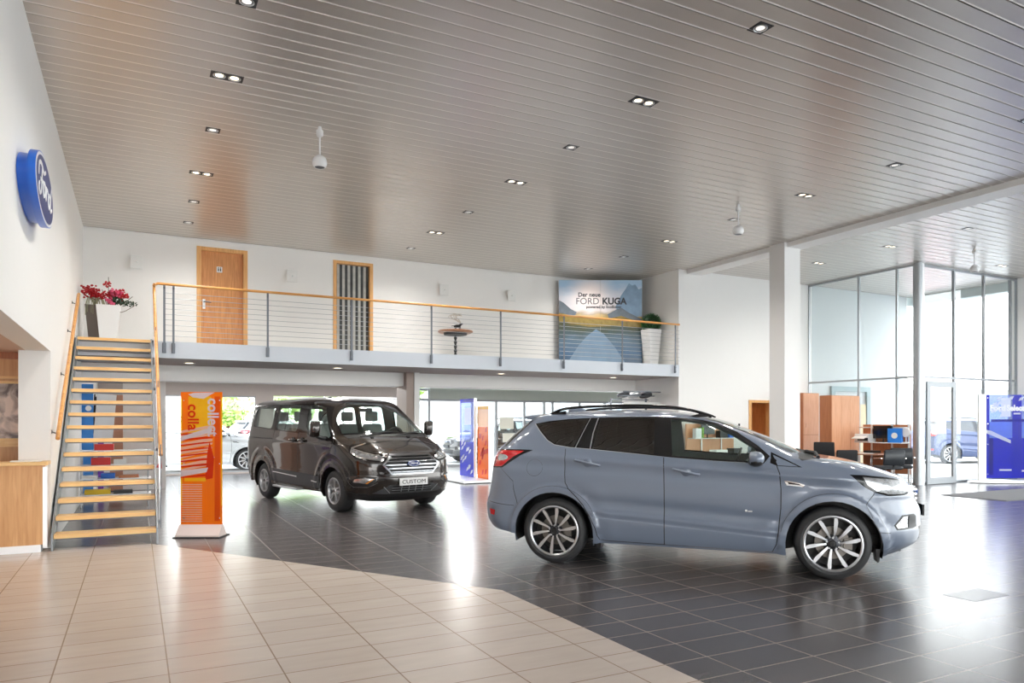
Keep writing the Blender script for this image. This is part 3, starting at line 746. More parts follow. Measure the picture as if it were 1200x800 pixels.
_a = math.radians(-45.06); _l = (-math.sin(_a), math.cos(_a))
SUV.location = (3.93 + .90 * _l[0], 6.614 + .90 * _l[1], 0)
# ---------- the dark brown passenger van ----------
VAN = thing('passenger_van', 'dark brown passenger van with chrome grille parked under the balcony', 'van', (0, 0, 0))
VB = 2.93; VR = .345; vcy = .96
def van_disp(x, y, z):
    d = np.zeros_like(x); side = 1 / (1 + np.exp(-(np.abs(y) - .70) / .03))
    for cx in (0, VB):
        r = np.hypot(x - cx, z - VR)
        d += .018 * np.exp(-((np.maximum(r - .455, 0)) / .03) ** 2) * np.clip((r - .30) / .05, 0, 1) * side
        d += .014 * np.exp(-((r - .62) / .05) ** 2) * side * (z > .3)
    mid = 1 / (1 + np.exp(-(x - .35) / .05)) * 1 / (1 + np.exp((x - 2.5) / .05))
    d += side * mid * .014 / (1 + np.exp((z - .62) / .012))
    sd = 1 / (1 + np.exp(-(x + .8) / .05)) * 1 / (1 + np.exp((x - 3.3) / .08))
    d += side * sd * (.012 / (1 + np.exp((z - 1.13) / .012)) - .012 / (1 + np.exp((z - 1.00) / .05)))
    # bonnet power lines, bumper steps
    fr = 1 / (1 + np.exp(-(x - 3.45) / .05))
    d += fr * (.020 / (1 + np.exp((z - .60) / .015)) + .018 * np.exp(-((z - .955) / .03) ** 2) * (np.abs(y) < .6))
    hd = 1 / (1 + np.exp(-(x - 3.1) / .05)) * 1 / (1 + np.exp(-(z - .98) / .02))
    d += hd * .016 / (1 + np.exp((np.abs(y) - .58) / .02))
    return d
rows = [(.16, 3.56, -.62, .80, .60, 3.0, .30, 4),
 (.22, 3.68, -.76, .90, .66, 3.0, .34, 4),
 (.30, 3.77, -.88, .945, .70, 3.0, .34, 4),
 (.42, 3.83, -.95, .965, .72, 3.0, .34, 4),
 (.55, 3.86, -.975, .975, .72, 3.0, .34, 4),
 (.70, 3.87, -.965, .985, .72, 3.0, .34, 4),
 (.82, 3.86, -.96, .988, .72, 3.0, .34, 4),
 (.90, 3.82, -.96, .99, .72, 3.1, .34, 4),
 (.965, 3.73, -.96, .99, .68, 3.2, .34, 4),
 (1.04, 3.58, -.955, .988, .64, 3.4, .34, 4),
 (1.12, 3.40, -.955, .982, .56, 3.6, .34, 4),
 (1.20, 3.22, -.95, .972, .50, 3.6, .34, 4),
 (1.26, 3.08, -.945, .960, .46, 3.4, .34, 4),
 (1.34, 2.98, -.94, .945, .46, 3.2, .32, 4),
 (1.50, 2.76, -.93, .915, .46, 3.0, .30, 4),
 (1.68, 2.49, -.90, .882, .46, 3.0, .28, 4),
 (1.81, 2.28, -.87, .85, .44, 3.0, .26, 4),
 (1.865, 2.15, -.83, .815, .40, 2.8, .24, 3.4),
 (1.905, 1.95, -.74, .74, .36, 2.6, .22, 3),
 (1.932, 1.68, -.48, .62, .34, 2.4, .24, 2.6),
 (1.95, 1.30, -.05, .42, .34, 2.2, .3, 2.2),
 (1.958, .9, .40, .18, .18, 2.0, .18, 2),
 (1.960, .66, .60, .004, .02, 2.0, .02, 2)]
V_ = Skin(rows, van_disp, 1.8, 1.5); V_.fix_orient()
vf = []; PZ = lambda z: ('p', 0, V_.v_of_z(z)); PE = lambda z: ('p', V_.P, V_.v_of_z(z))
F_ = lambda y, z: ('f', y, z)
vf.append(('void', V_.poly([S(-.40, .33), S(.40, .30), S(2.52, .30), S(2.52, .1), S(-.40, .1)])))
vf.append(('void', V_.poly([('p', V_.P, 0), PE(.28), ('r', .6, .28), S(-.80, .30), S(-.4, .33), S(-.40, .1)])))
vf.append(('void', V_.poly([S(3.33, .10), S(3.33, .30), S(3.46, .27), F_(.6, .24), PZ(.22), ('p', 0, 0)])))
vf.append(('bumper_dark', V_.poly([PZ(.20), F_(.6, .22), S(3.46, .25), S(3.33, .28), S(3.36, .37), F_(.80, .35), F_(.70, .33), PZ(.33)])))
vf.append(('hood', V_.poly([PZ(.965), F_(.40, .965), F_(.54, .975), F_(.70, 1.03), F_(.80, 1.10), S(3.0, 1.185), F_(.78, 1.225), PZ(1.235)])))
vf.append(('seam', strip(V_, [PZ(.963), F_(.40, .963), F_(.54, .973), F_(.70, 1.03), F_(.80, 1.10), S(3.0, 1.185)], .008)))
vf.append(('cowl', V_.poly([PZ(1.235), F_(.78, 1.225), F_(.80, 1.275), PZ(1.30)])))
vf.append(('screen_edge', V_.poly([PZ(1.285), F_(.825, 1.28), F_(.685, 1.86), PZ(1.87)])))
vf.append(('windscreen', V_.poly([PZ(1.32), F_(.80, 1.30), F_(.668, 1.848), PZ(1.858)])))
# grille: chrome hexagon, dark field, chrome bars
hx = lambda o: [PZ(.955 + o), F_(.385 + o * .6, .955 + o), F_(.555 + o * 1.2, .80), F_(.40 + o * .6, .635 - o), PZ(.635 - o)]
vf.append(('chrome', V_.poly(hx(.0)))); vf.append(('grille', V_.poly(hx(-.028))))
for z in (.682, .738, .794, .850, .900):
    yw = .52 - 1.05 * abs(z - .80); vf.append(('chrome', V_.poly([PZ(z - .008), F_(yw, z - .008), F_(yw - .01, z + .008), PZ(z + .008)])))
vf.append(('lower_field', V_.poly([PZ(.475), F_(.42, .475), F_(.68, .35), F_(.50, .335), PZ(.335)])))
vf.append(('lower_grille', V_.poly([PZ(.46), F_(.36, .46), F_(.40, .36), PZ(.355)])))
for z in (.385, .42): vf.append(('lower_bar', V_.poly([PZ(z), F_(.38, z), F_(.38, z + .008), PZ(z + .008)])))
for y in (.06, .20): vf.append(('lower_bar', V_.poly([F_(y, .36), F_(y + .012, .36), F_(y + .012, .46), F_(y, .46)])))
vf.append(('lower_bar', strip(V_, [F_(.52, .45), F_(.40, .345)], .010)))
vf.append(('fog_frame', V_.poly(smooth_poly([F_(.62, .60), F_(.80, .625), F_(.92, .60), F_(.935, .52), F_(.90, .47), F_(.72, .47)], 1))))
vf.append(('fog_lamp', V_.poly([F_(.70, .585), F_(.80, .60), F_(.905, .58), F_(.915, .53), F_(.80, .51)])))
vf.append(('fog_amber', V_.poly([F_(.675, .58), F_(.70, .585), F_(.79, .51), F_(.765, .505)])))
vf.append(('chrome', strip(V_, [F_(.955, .55), F_(.94, .50), F_(.90, .455), F_(.76, .45), F_(.62, .52)], .008)))
vf.append(('seam', strip(V_, [F_(.60, .63), F_(.80, .645), F_(.93, .63), S(3.42, .60)], .01)))
vf.append(('head_frame', V_.poly([F_(.455, .905), F_(.52, .955), F_(.70, 1.01), F_(.86, 1.08), S(3.30, 1.165), S(3.28, 1.13), S(3.40, 1.0), F_(.90, .90), F_(.66, .85), F_(.52, .845)])))
vf.append(('head_lamp', V_.poly([F_(.49, .90), F_(.56, .94), F_(.72, .99), F_(.86, 1.05), S(3.36, 1.11), S(3.42, 1.0), F_(.88, .92), F_(.66, .875), F_(.54, .865)])))
vf.append(('head_chrome', strip(V_, [F_(.50, .895), F_(.57, .945), F_(.74, 1.0), F_(.87, 1.065), S(3.33, 1.14)], .020)))
vf.append(('head_chrome', strip(V_, [S(3.36, 1.08), S(3.43, 1.0), F_(.88, .93), F_(.68, .885), F_(.56, .875)], .012)))
# side
FD = [S(1.60, .36), S(2.44, .335), S(2.47, .60), S(2.55, .80), S(2.70, .92), S(2.86, 1.0), S(2.95, 1.12), S(2.93, 1.24), S(2.62, 1.52), S(2.32, 1.78), S(2.20, 1.845), S(1.62, 1.85)]
SD = [S(.50, .38), S(1.60, .36), S(1.62, 1.85), S(.47, 1.85)]
vf.append(('front_door', V_.poly(FD))); vf.append(('sliding_door', V_.poly(SD)))
vf.append(('seam', strip(V_, FD[:11], .009))); vf.append(('seam', strip(V_, [FD[0], FD[-1]], .010))); vf.append(('seam', strip(V_, [SD[1], SD[0], SD[3]], .009)))
vf.append(('rail_groove', strip(V_, [S(-.84, 1.19), S(.45, 1.175)], .022)))
vf.append(('cladding', V_.poly([S(.44, .62), S(1.0, .61), S(2.42, .565), S(2.46, .62), S(2.44, .36), S(.44, .39)])))
vf.append(('clad_line', strip(V_, [S(.55, .555), S(1.58, .515)], .018))); vf.append(('clad_line', strip(V_, [S(2.16, .475), S(2.38, .465)], .016)))
win = [S(-.60, 1.815), S(.42, 1.83), S(1.60, 1.825), S(1.60, 1.29), S(1.0, 1.315), S(.38, 1.345), S(-.62, 1.40)]
vf.append(('band', V_.poly(win)))
vf.append(('band', V_.poly([S(1.60, 1.825), S(2.12, 1.82), S(2.30, 1.765), S(2.55, 1.55), S(2.86, 1.27), S(2.90, 1.20), S(2.4, 1.20), S(2.05, 1.235), S(1.90, 1.30), S(1.60, 1.31)])))
vf.append(('quarter_window', V_.poly(round_poly([S(-.56, 1.795), S(.37, 1.81), S(.33, 1.365), S(-.58, 1.415)], .09))))
vf.append(('sliding_window', V_.poly(round_poly([S(.53, 1.81), S(1.48, 1.81), S(1.48, 1.32), S(.51, 1.36)], .09))))
vf.append(('front_window', V_.poly([S(1.84, 1.79), S(2.14, 1.79), S(2.26, 1.745), S(2.50, 1.54), S(2.80, 1.265), S(2.78, 1.235), S(2.4, 1.235), S(2.12, 1.26), S(1.94, 1.34), S(1.84, 1.42)])))
vf.append(('divider', strip(V_, [S(.97, 1.81), S(.95, 1.34)], .022))); vf.append(('divider', strip(V_, [S(2.36, 1.66), S(2.34, 1.235)], .022)))
vf.append(('tail_lamp', V_.poly([('r', .93, 1.40), S(-.90, 1.40), S(-.82, 1.36), S(-.86, .80), ('r', .93, .80)])))
vf.append(('rear_window', V_.poly([PE(1.30), ('r', .75, 1.30), ('r', .70, 1.78), PE(1.80)])))
for cx in (0, VB):
    vf.append(('hairline', strip(V_, ar(cx, VR, .475, 10, 170), .004)))
    vf.append(('void', V_.poly(ar(cx, VR - .02, .425, -10, 190) + [S(cx - .40, .1), S(cx + .40, .1)])))
VP, VT = cut_skin(V_, vf, .055, .032)
Q_ = lambda keys, name, m, par, off=0, sides=(1, -1), mk=None: skin_part(V_, VP, VT, keys, name, m, par, off, sides, mk)
vb = {'body': 0, 'cowl': 1, 'screen_edge': 2, 'lower_field': 3, 'head_frame': 2, 'fog_frame': 1, 'bumper_dark': 1}
Q_(set(vb), 'body_shell', [paint_brown, black_p, black_g, clad_m], VAN, mk=vb)
Q_({'seam', 'hairline', 'rail_groove'}, 'panel_gap', black_p, VAN, -.004)
Q_({'hood'}, 'hood', paint_brown, VAN)
Q_({'windscreen'}, 'windscreen', glass_car, VAN, -.003)
Q_({'grille', 'lower_grille'}, 'front_grille', black_p, VAN, -.02)
Q_({'chrome'}, 'grille_chrome', chrome_d, VAN, .010)
Q_({'lower_bar'}, 'lower_grille_bars', alu, VAN, .004)
Q_({'band', 'divider'}, 'window_trim', black_g, VAN, .0)
Q_({'rear_window'}, 'rear_window', glass_car, VAN)
for sd in (1, -1):
    for nm, win, xh in (('front_door', 'front_window', 1.78), ('sliding_door', 'sliding_window', 1.40)):
        d = Q_({nm}, 'door', paint_brown, VAN, 0, (sd,))
        Q_({win}, 'door_window', glass_car, d, -.004, (sd,))
        h = MB(); yo = -sd * .985
        h.tube(bez([(xh - .11, yo, 1.17), (xh - .09, yo - sd * .03, 1.175), (xh, yo - sd * .04, 1.175), (xh + .09, yo - sd * .03, 1.175), (xh + .11, yo, 1.17)], 4), .016, 8); h.build('door_handle', paint_brown, d, smooth=60)
        h = MB(); h.lathe([(0, 0), (.05, 0), (.055, sd * .006)], c=(xh, -sd * .992, 1.17), axis='y', n=20, cap=False); h.build('handle_recess', black_p, d)
    Q_({'cladding', 'clad_line'}, 'side_cladding', [clad_m, white_p], VAN, .012, (sd,), {'cladding': 0, 'clad_line': 1})
    Q_({'quarter_window'}, 'quarter_window', glass_car, VAN, -.003, (sd,))
    Q_({'head_lamp', 'head_chrome'}, 'headlight', [lamp_white, chrome], VAN, .002, (sd,), {'head_lamp': 0, 'head_chrome': 1})
    Q_({'fog_lamp', 'fog_amber'}, 'fog_light', [lamp_white, lamp_orange], VAN, -.002, (sd,), {'fog_lamp': 0, 'fog_amber': 1})
    Q_({'tail_lamp'}, 'tail_lamp', lamp_red, VAN, .002, (sd,))
Q_({'body', 'front_door', 'sliding_door', 'band', 'divider', 'tail_lamp', 'hairline', 'seam', 'rail_groove', 'cladding', 'clad_line', 'screen_edge', 'cowl'}, 'cabin_lining', liner, VAN, -.04)
for cx in (0, VB):
    for sd in (1, -1):
        L1 = np.array(V_.poly(ar(cx, VR - .02, .425, -10, 190), .03, closed=False)); q, n = V_.pn(L1[:, 0], L1[:, 1]); m = MB(); vs = []; k = len(q)
        for off in (0, .05):
            for i in range(k): vs.append((q[i][0], (q[i][1] + off) * sd, q[i][2]))
        m.add(vs, [(i, i + 1, k + i + 1, k + i) for i in range(k - 1)]); m.build('arch_lip', paint_brown, VAN, smooth=60)
        m = MB(); n_ = 24; vs = []
        for yy_ in (.94, .58):
            for i in range(n_ + 1):
                a = math.radians(-14 + 208 * i / n_); vs.append((cx + .437 * math.cos(a), -sd * yy_, VR - .02 + .437 * math.sin(a)))
        fs = [(i, i + 1, n_ + 2 + i, n_ + 1 + i) for i in range(n_)]; vs.append((cx, -sd * .58, VR - .05)); c = len(vs) - 1
        fs += [(c, n_ + 1 + i, n_ + 2 + i) for i in range(n_)]
        m.add(vs, fs); m.build('wheel_well', black_p, VAN)
        make_wheel(VAN, cx, sd * vcy, sd, VR, .218, .235, 10, 'b', WM)
u = MB(); u.box(-.85, -.42, -.8, .8, .32, .40).box(.42, 2.50, -.9, .9, .32, .40).box(-.45, .45, -.56, .56, .33, .5).box(2.48, 3.5, -.56, .56, .30, .5)
u.build('underbody', black_p, VAN)
m = MB(); m.rbox(.55, 1.65, -1.02, -.86, .27, .30, .012); m.build('side_step', alu, VAN)
m = MB(); m.rbox(3.28, 3.62, -.45, .45, .235, .25, .01); m.build('skid_strip', alu, VAN)
# plate, badge, writing
g = MB(); g.rbox(3.885, 3.90, -.275, .275, .455, .575, .004); pl = g.build('number_plate', white_p, VAN)
text_mesh('plate_lettering', 'CUSTOM', .088, black_p, pl, (3.902, 0, .512), (PI / 2, 0, PI / 2), bold=0, sx=1.3)
oval_sign(VAN, .115, .05, .012, BM, (3.905, 0, .815), (PI / 2, 0, PI / 2))
# mirrors
for sd in (1, -1):
    o = -sd; g = MB(); g.rbox(2.57, 2.68, -.08, .08, -.135, .135, .04, 4)
    g.v = [(x + .02 * (1 if z > 0 else 0), y + o * 1.15, z + 1.38) for x, y, z in g.v]; mo = g.build('wing_mirror', paint_brown, VAN, smooth=60)
    g = MB(); g.rbox(2.56, 2.60, -.068, .068, -.12, .12, .02, 3); g.v = [(x - .004, y + o * 1.15, z + 1.38) for x, y, z in g.v]; g.build('mirror_glass', chrome, mo)
    g = MB(); g.tube([(2.66, o * .93, 1.22), (2.64, o * 1.02, 1.22), (2.62, o * 1.12, 1.26)], .035, 8); g.build('mirror_arm', black_p, mo, smooth=60)
m = MB(); m.tube([(3.11, -.55, 1.25), (3.03, -.1, 1.315), (3.02, .12, 1.325)], .012, 6); m.tube([(3.11, .15, 1.25), (3.05, .45, 1.305), (2.98, .70, 1.325)], .012, 6); m.build('wiper', black_p, VAN)
for y in (-.36, .36):
    m = MB(); m.obox((3.16, y, 1.245), .05, .05, .02); m.build('washer_nozzle', black_p, VAN)
m = MB(); m.ico((.9, .0, 1.96), 1, 2, (.10, .02, .03)); m.build('roof_antenna', black_p, VAN, smooth=60)
for x, y in ((2.05, -.48), (2.05, .48), (1.05, -.5), (1.05, 0), (1.05, .5), (.2, -.5), (.2, 0), (.2, .5)): seat(VAN, x, y, .78, seat_l, .46, .60)
m = MB(); m.rbox(2.55, 3.05, -.84, .84, .85, 1.24, .08, 4); m.build('dashboard', liner, VAN, smooth=50)
m = MB(); m.tube([(2.46 + .08 * math.sin(a), .48 + .20 * math.cos(a), 1.22 + .17 * math.sin(a)) for a in np.linspace(0, 2 * PI, 33)[:-1]], .015, 8, closed=True); m.bar((2.47, .48, 1.21), (2.62, .48, 1.16), .04); m.bar((2.47, .30, 1.22), (2.47, .66, 1.22), .016); m.build('steering_wheel', black_p, VAN, smooth=50)
m = MB(); m.rbox(2.30, 2.34, -.12, .12, 1.68, 1.75, .01); m.build('interior_mirror', black_p, VAN)
_a = math.radians(-76.5); _u = (math.cos(_a), math.sin(_a)); _l = (-_u[1], _u[0])
VAN.rotation_euler[2] = _a; VAN.location = (2.93 - 2.93 * _u[0] + .96 * _l[0], 12.12 - 2.93 * _u[1] + .96 * _l[1], 0)
# ---------- camera ----------
cd = bpy.data.cameras.new('camera'); cam = bpy.data.objects.new('camera', cd); COL.objects.link(cam); SC.camera = cam
FPX = 850.0; HCAM = 1.5; YAW = math.atan(441 / FPX)
cd.sensor_fit = 'HORIZONTAL'; cd.sensor_width = 36; cd.lens = FPX / 1200 * 36
cd.shift_x = 0; cd.shift_y = (494 - 400) / 1200
cd.clip_start = .05; cd.clip_end = 500
cam.location = (0, 0, HCAM); cam.rotation_euler = (PI / 2, 0, -YAW)
SC.view_settings.view_transform = 'Standard'; SC.view_settings.look = 'None'; SC.view_settings.gamma = 1; SC.view_settings.exposure = 0
SC.view_settings.use_curve_mapping = False
# ---------- daylight ----------
w = bpy.data.worlds.new('sky'); SC.world = w; w.use_nodes = True
bg = w.node_tree.nodes['Background']; N = w.node_tree.nodes; L = w.node_tree.links
tc = N.new('ShaderNodeTexCoord'); sp_ = N.new('ShaderNodeSeparateXYZ'); L.new(tc.outputs['Generated'], sp_.inputs[0])
cr = N.new('ShaderNodeValToRGB'); cr.color_ramp.elements[0].position = .0; cr.color_ramp.elements[0].color = (1, .99, .97, 1); cr.color_ramp.elements[1].position = .7; cr.color_ramp.elements[1].color = (.80, .88, 1, 1)
L.new(sp_.outputs['Z'], cr.inputs[0]); L.new(cr.outputs[0], bg.inputs['Color']); bg.inputs['Strength'].default_value = 2.6
SC.cycles.use_denoising = True
SC.cycles.max_bounces = 12; SC.cycles.diffuse_bounces = 6; SC.cycles.glossy_bounces = 5; SC.cycles.transparent_max_bounces = 24
SC.cycles.sample_clamp_indirect = 8
SC.view_settings.exposure = 1.48
# ---------- the building ----------
ZC = 5.27; XL = -.9; XW = 11.9; YW = 14.0; YB = 16.2; ZS = 2.9; YF = 10.85; XG = 16.5; XR = 20.6; YK = -9.0; YH = 22.3; XH = 18.0

def tile_mat(name, c1, c2, grout, rough, tw=.613, th=.3065, ox=.0, oy=.0, spec=.5, mortar=.0045, mul=.35):
    m = bpy.data.materials.new(name); m.use_nodes = True
    nt = m.node_tree; N = nt.nodes; L = nt.links; b = N['Principled BSDF']
    tc = N.new('ShaderNodeTexCoord'); mp = N.new('ShaderNodeMapping'); mp.inputs['Location'].default_value = (-ox, -oy, 0)
    L.new(tc.outputs['Object'], mp.inputs['Vector'])
    br = N.new('ShaderNodeTexBrick'); br.offset = 0; br.squash = 1
    br.inputs['Scale'].default_value = 1; br.inputs['Brick Width'].default_value = tw; br.inputs['Row Height'].default_value = th
    br.inputs['Mortar Size'].default_value = mortar; br.inputs['Mortar Smooth'].default_value = .1
    br.inputs['Color1'].default_value = c1; br.inputs['Color2'].default_value = c2; br.inputs['Mortar'].default_value = grout
    L.new(mp.outputs[0], br.inputs['Vector'])
    nz = N.new('ShaderNodeTexNoise'); nz.inputs['Scale'].default_value = 3; nz.inputs['Detail'].default_value = 3; nz.inputs['Roughness'].default_value = .5
    mp2 = N.new('ShaderNodeMapping'); mp2.inputs['Scale'].default_value = (1, 4, 1); L.new(tc.outputs['Object'], mp2.inputs['Vector']); L.new(mp2.outputs[0], nz.inputs['Vector'])
    mx = N.new('ShaderNodeMixRGB'); mx.blend_type = 'MULTIPLY'; mx.inputs[0].default_value = mul
    L.new(br.outputs['Color'], mx.inputs[1]); L.new(nz.outputs['Fac'], mx.inputs[2]); L.new(mx.outputs[0], b.inputs['Base Color'])
    r = N.new('ShaderNodeMapRange'); r.inputs['To Min'].default_value = rough - .02; r.inputs['To Max'].default_value = rough + .03
    L.new(nz.outputs['Fac'], r.inputs['Value']); L.new(r.outputs[0], b.inputs['Roughness'])
    bp = N.new('ShaderNodeBump'); bp.inputs['Strength'].default_value = .25; bp.inputs['Distance'].default_value = .002; bp.invert = True
    L.new(br.outputs['Fac'], bp.inputs['Height']); L.new(bp.outputs[0], b.inputs['Normal'])
    b.inputs['Specular IOR Level'].default_value = spec
    return m
tile_dark = tile_mat('dark_tiles', rgb(86, 82, 83), rgb(94, 89, 90), rgb(168, 157, 148), .225, ox=.175, oy=.17, spec=.85)
tile_beige = tile_mat('beige_tiles', rgb(208, 195, 184), rgb(202, 188, 176), rgb(150, 128, 110), .245, ox=.175, oy=.17, spec=.6, mul=.15)
tile_hatch = M('dull_tile', rgb(112, 112, 114), .30, noise=.1, nscale=40)

# floor: one mesh, beige area with its slanted border, dark everywhere else
m = MB(); bx = 2.9
BEI = [(XL - 4.2, YK), (bx, YK), (bx, 5.78), (.05, 10.15), (XL - 4.2, 10.15)]
m.mat(1).add([(x, y, 0) for x, y in BEI], [tuple(range(5))])
m.mat(0).add([(bx, YK, 0), (XR + .3, YK, 0), (XR + .3, 10.15, 0), (.05, 10.15, 0), (bx, 5.78, 0)], [(0, 1, 2, 3, 4)])
m.add([(XL - 4.2, 10.15, 0), (XR + .3, 10.15, 0), (XR + .3, YF + .1, 0), (XH, YF + .1, 0), (XH, YH + .1, 0), (XL - 4.2, YH + .1, 0)], [tuple(range(6))])
FL = struct(m.build('floor', [tile_dark, tile_beige], fix=False))
m = MB(); m.add([(6.21, 3.59, .0015), (6.73, 3.59, .0015), (6.73, 3.87, .0015), (6.21, 3.87, .0015)], [(0, 1, 2, 3)]); struct(m.build('floor_hatch', tile_hatch))

# ceiling of long metal panels with open joints
ceil_m = M('metal_ceiling_panel', rgb(203, 197, 191), .32, metal=.75, noise=.03, nscale=1.5)
ceil_gap = M('ceiling_joint', rgb(236, 232, 226), .6, noise=.02)
ceil_dark = M('ceiling_joint_dark', rgb(60, 56, 54), .7)  # dark backing behind the open joints
def slat_ceiling(name, x0, x1, y0, y1, z, pitch=.2035, off=.0):
    m = MB(); y = y0
    k = math.floor((y0 - 5.144) / pitch)
    while 5.144 + k * pitch < y1:
        b0 = 5.144 + k * pitch; k += 1
        a = max(y0, b0 + .008); b = min(y1, b0 + .1815); c = min(y1, b0 + .1925)
        if b - a < .02: continue
        m.mat(0).add([(x0, a, z + .03), (x0, a, z), (x0, b, z), (x1, a, z + .03), (x1, a, z), (x1, b, z)], [(0, 1, 4, 3), (1, 2, 5, 4)])
        m.mat(1).add([(x0, b, z), (x0, c, z - .005), (x0, c, z + .03), (x1, b, z), (x1, c, z - .005), (x1, c, z + .03)], [(0, 1, 4, 3), (1, 2, 5, 4)])
    m.mat(2).add([(x0, y0, z + .02), (x1, y0, z + .02), (x1, y1, z + .02), (x0, y1, z + .02)], [(3, 2, 1, 0)])
    return struct(m.build(name, [ceil_m, ceil_gap, ceil_dark], fix=False))
slat_ceiling('ceiling', XL, XG + .2, YK, YB, ZC)
slat_ceiling('ceiling', XG + .2, XR, YK, YF, ZC)
m = MB(); m.box(XL - .3, XR + .4, YK - .3, YH + .3, ZC + .06, ZC + .3); struct(m.build('roof_slab', grey_wall))

# walls
def wall(name, boxes, mat=white_wall):
    m = MB()
    for b in boxes: m.box(*b)
    return struct(m.build(name, mat))
wall('wall_left', [(XL - .25, XL, 10.2, YH, 0, ZC + .05), (XL - .25, XL, YK, 10.2, 2.34, ZC + .05)])
wall('wall_pier', [(-1.22, XL - .25, 10.2, 10.6, 0, 2.34)])
m = MB(); m.box(XL - 4.2, XL - .25, YK, 10.7, 2.34, 2.5); struct(m.build('ceiling_niche', M('niche_ceiling', rgb(214, 184, 166), .7)))
wall('wall_niche_side', [(XL - 4.3, XL - 4.2, YK, 10.7, 0, 2.5)])
m = MB(); m.box(XL - 4.2, -1.22, 10.6, 10.7, 0, 2.34); struct(m.build('wall_niche_panelling', oak_counter))
m = MB(); m.box(XL - 4.2, -1.222, 10.57, 10.6, 2.02, 2.05).box(XL - 4.2, -1.222, 10.52, 10.6, 1.20, 1.27); struct(m.build('trim_niche_rails', oak_x))
m = MB(); m.box(XL - 4.2, -1.222, 10.57, 10.6, 2.26, 2.34); struct(m.build('trim_niche_top', beech_dark))

# upper back wall with two door openings
D1 = (1.13, 2.08, 5.08); D2 = (3.93, 4.80, 5.08)
m = MB(); m.box(XL, D1[0], YB, YB + .15, ZS - .3, ZC + .05).box(D1[0], D1[1], YB, YB + .15, D1[2], ZC + .05).box(D1[1], D2[0], YB, YB + .15, ZS - .3, ZC + .05)
m.box(D2[0], D2[1], YB, YB + .15, D2[2], ZC + .05).box(D2[1], XW, YB, YB + .15, ZS - .3, ZC + .05); struct(m.build('wall_back_upper', white_wall))
wall('wall_gallery_end', [(XW, XW + .15, YW + .2, YB + .15, 0, ZC + .05)])
DW = (14.27, 15.12, 2.0)
wall('wall_right_rear', [(XW, DW[0], YW, YW + .2, 0, ZC + .05), (DW[0], DW[1], YW, YW + .2, DW[2] + .06, ZC + .05), (DW[1], XG + .1, YW, YW + .2, 0, ZC + .3)])
wall('wall_outer_wing', [(XG + .1, 20.75, YW, YW + .2, 0, ZC + .3)], M('outer_wall_dimmed', (.60, .64, .65), .7, noise=.02))  # same white wall, its colour darkened and blued against skylight overexposure
wall('wall_behind_upper', [(XL, XH, YB + .15, YB + .25, 2.62, ZC + .05)])
# gallery slab
m = MB(); m.box(XL, XW, YW, YB, 2.61, ZS - .01); struct(m.build('floor_gallery', soffit_m))
m = MB(); m.box(.26, XW, YW - .02, YW, 2.61, ZS); m.box(XL, .26, YW - .02, YW, 2.61, ZS - .02); struct(m.build('trim_slab_edge', slab_m))
m = MB(); m.box(XL, XW, YW, YB, ZS - .01, ZS); struct(m.build('floor_gallery_top', grey_wall))
# beam under the gallery, hall ceiling behind
m = MB(); m.box(XL, XW, 15.75, YB + .15, 2.31, 2.61); struct(m.build('beam_white', beamw))
m = MB(); m.box(XL, XH, YB + .15, YH, 2.61, 2.66); struct(m.build('ceiling_lower_hall', white_wall))
m = MB(); m.box(5.40, 5.58, 15.55, 16.25, 0, 2.61); struct(m.build('column_hall', M('column_shade_tone', rgb(168, 150, 140), .5)))  # shade on the column's left side is put into its colour
m = MB(); m.box(5.575, 5.70, 15.52, 15.56, 0, 2.61); struct(m.build('column_lit_strip', beamw))  # white strip stands in for the column's lit front face
# big white column and ceiling beam
wall('column_white', [(12.08, 12.54, 10.87, 11.28, 0, ZC)], white_wall)
m = MB(); m.box(12.16, 12.62, YK, YW, 5.17, ZC + .02); struct(m.build('beam_ceiling', beamw))
# right return wall, far end
wall('wall_right_return', [(XR, XR + .25, 9.4, YF + .15, 0, ZC + .05), (XR, XR + .25, YK, YK + .4, 0, ZC + .05)])
wall('wall_lower_right', [(XH, XH + .2, YW + .2, YH + .2, 0, 2.66)])

alu_f = M('facade_aluminium', (.34, .36, .38), .45, metal=.3, noise=.02)
# ---- glazing helpers ----
gcount = [0]
def window_unit(p0, p1, z0, z1, xs, zs, depth=.06, fw=.045, mat=alu, glass=glass_clear, nm=None):
    """glazed wall between plan points p0 and p1; xs: mullion offsets, zs: transom heights"""
    gcount[0] += 1; P0 = Vector(p0); P1 = Vector(p1); Ln = (P1 - P0).length; ang = math.atan2(P1.y - P0.y, P1.x - P0.x)
    f = MB()
    for x in [0] + list(xs) + [Ln]: f.box(max(0, x - fw / 2) if x else 0, min(Ln, x + fw / 2) if x < Ln else Ln, -depth / 2, depth / 2, z0, z1)
    for z in [z0 + fw / 2] + list(zs) + [z1 - fw / 2]: f.box(0, Ln, -depth / 2 + .004, depth / 2 - .004, z - fw / 2, z + fw / 2)
    nm = nm or 'window_%d' % gcount[0]
    o = struct(f.build(nm, mat, loc=(p0[0], p0[1], 0), rz=ang))
    g = MB(); ed = [0] + sorted(xs) + [Ln]; zd = [z0] + sorted(zs) + [z1]
    g.box(.01, Ln - .01, -.003, .003, z0 + .01, z1 - .01)
    g.build('window_glass', glass, o)
    return o
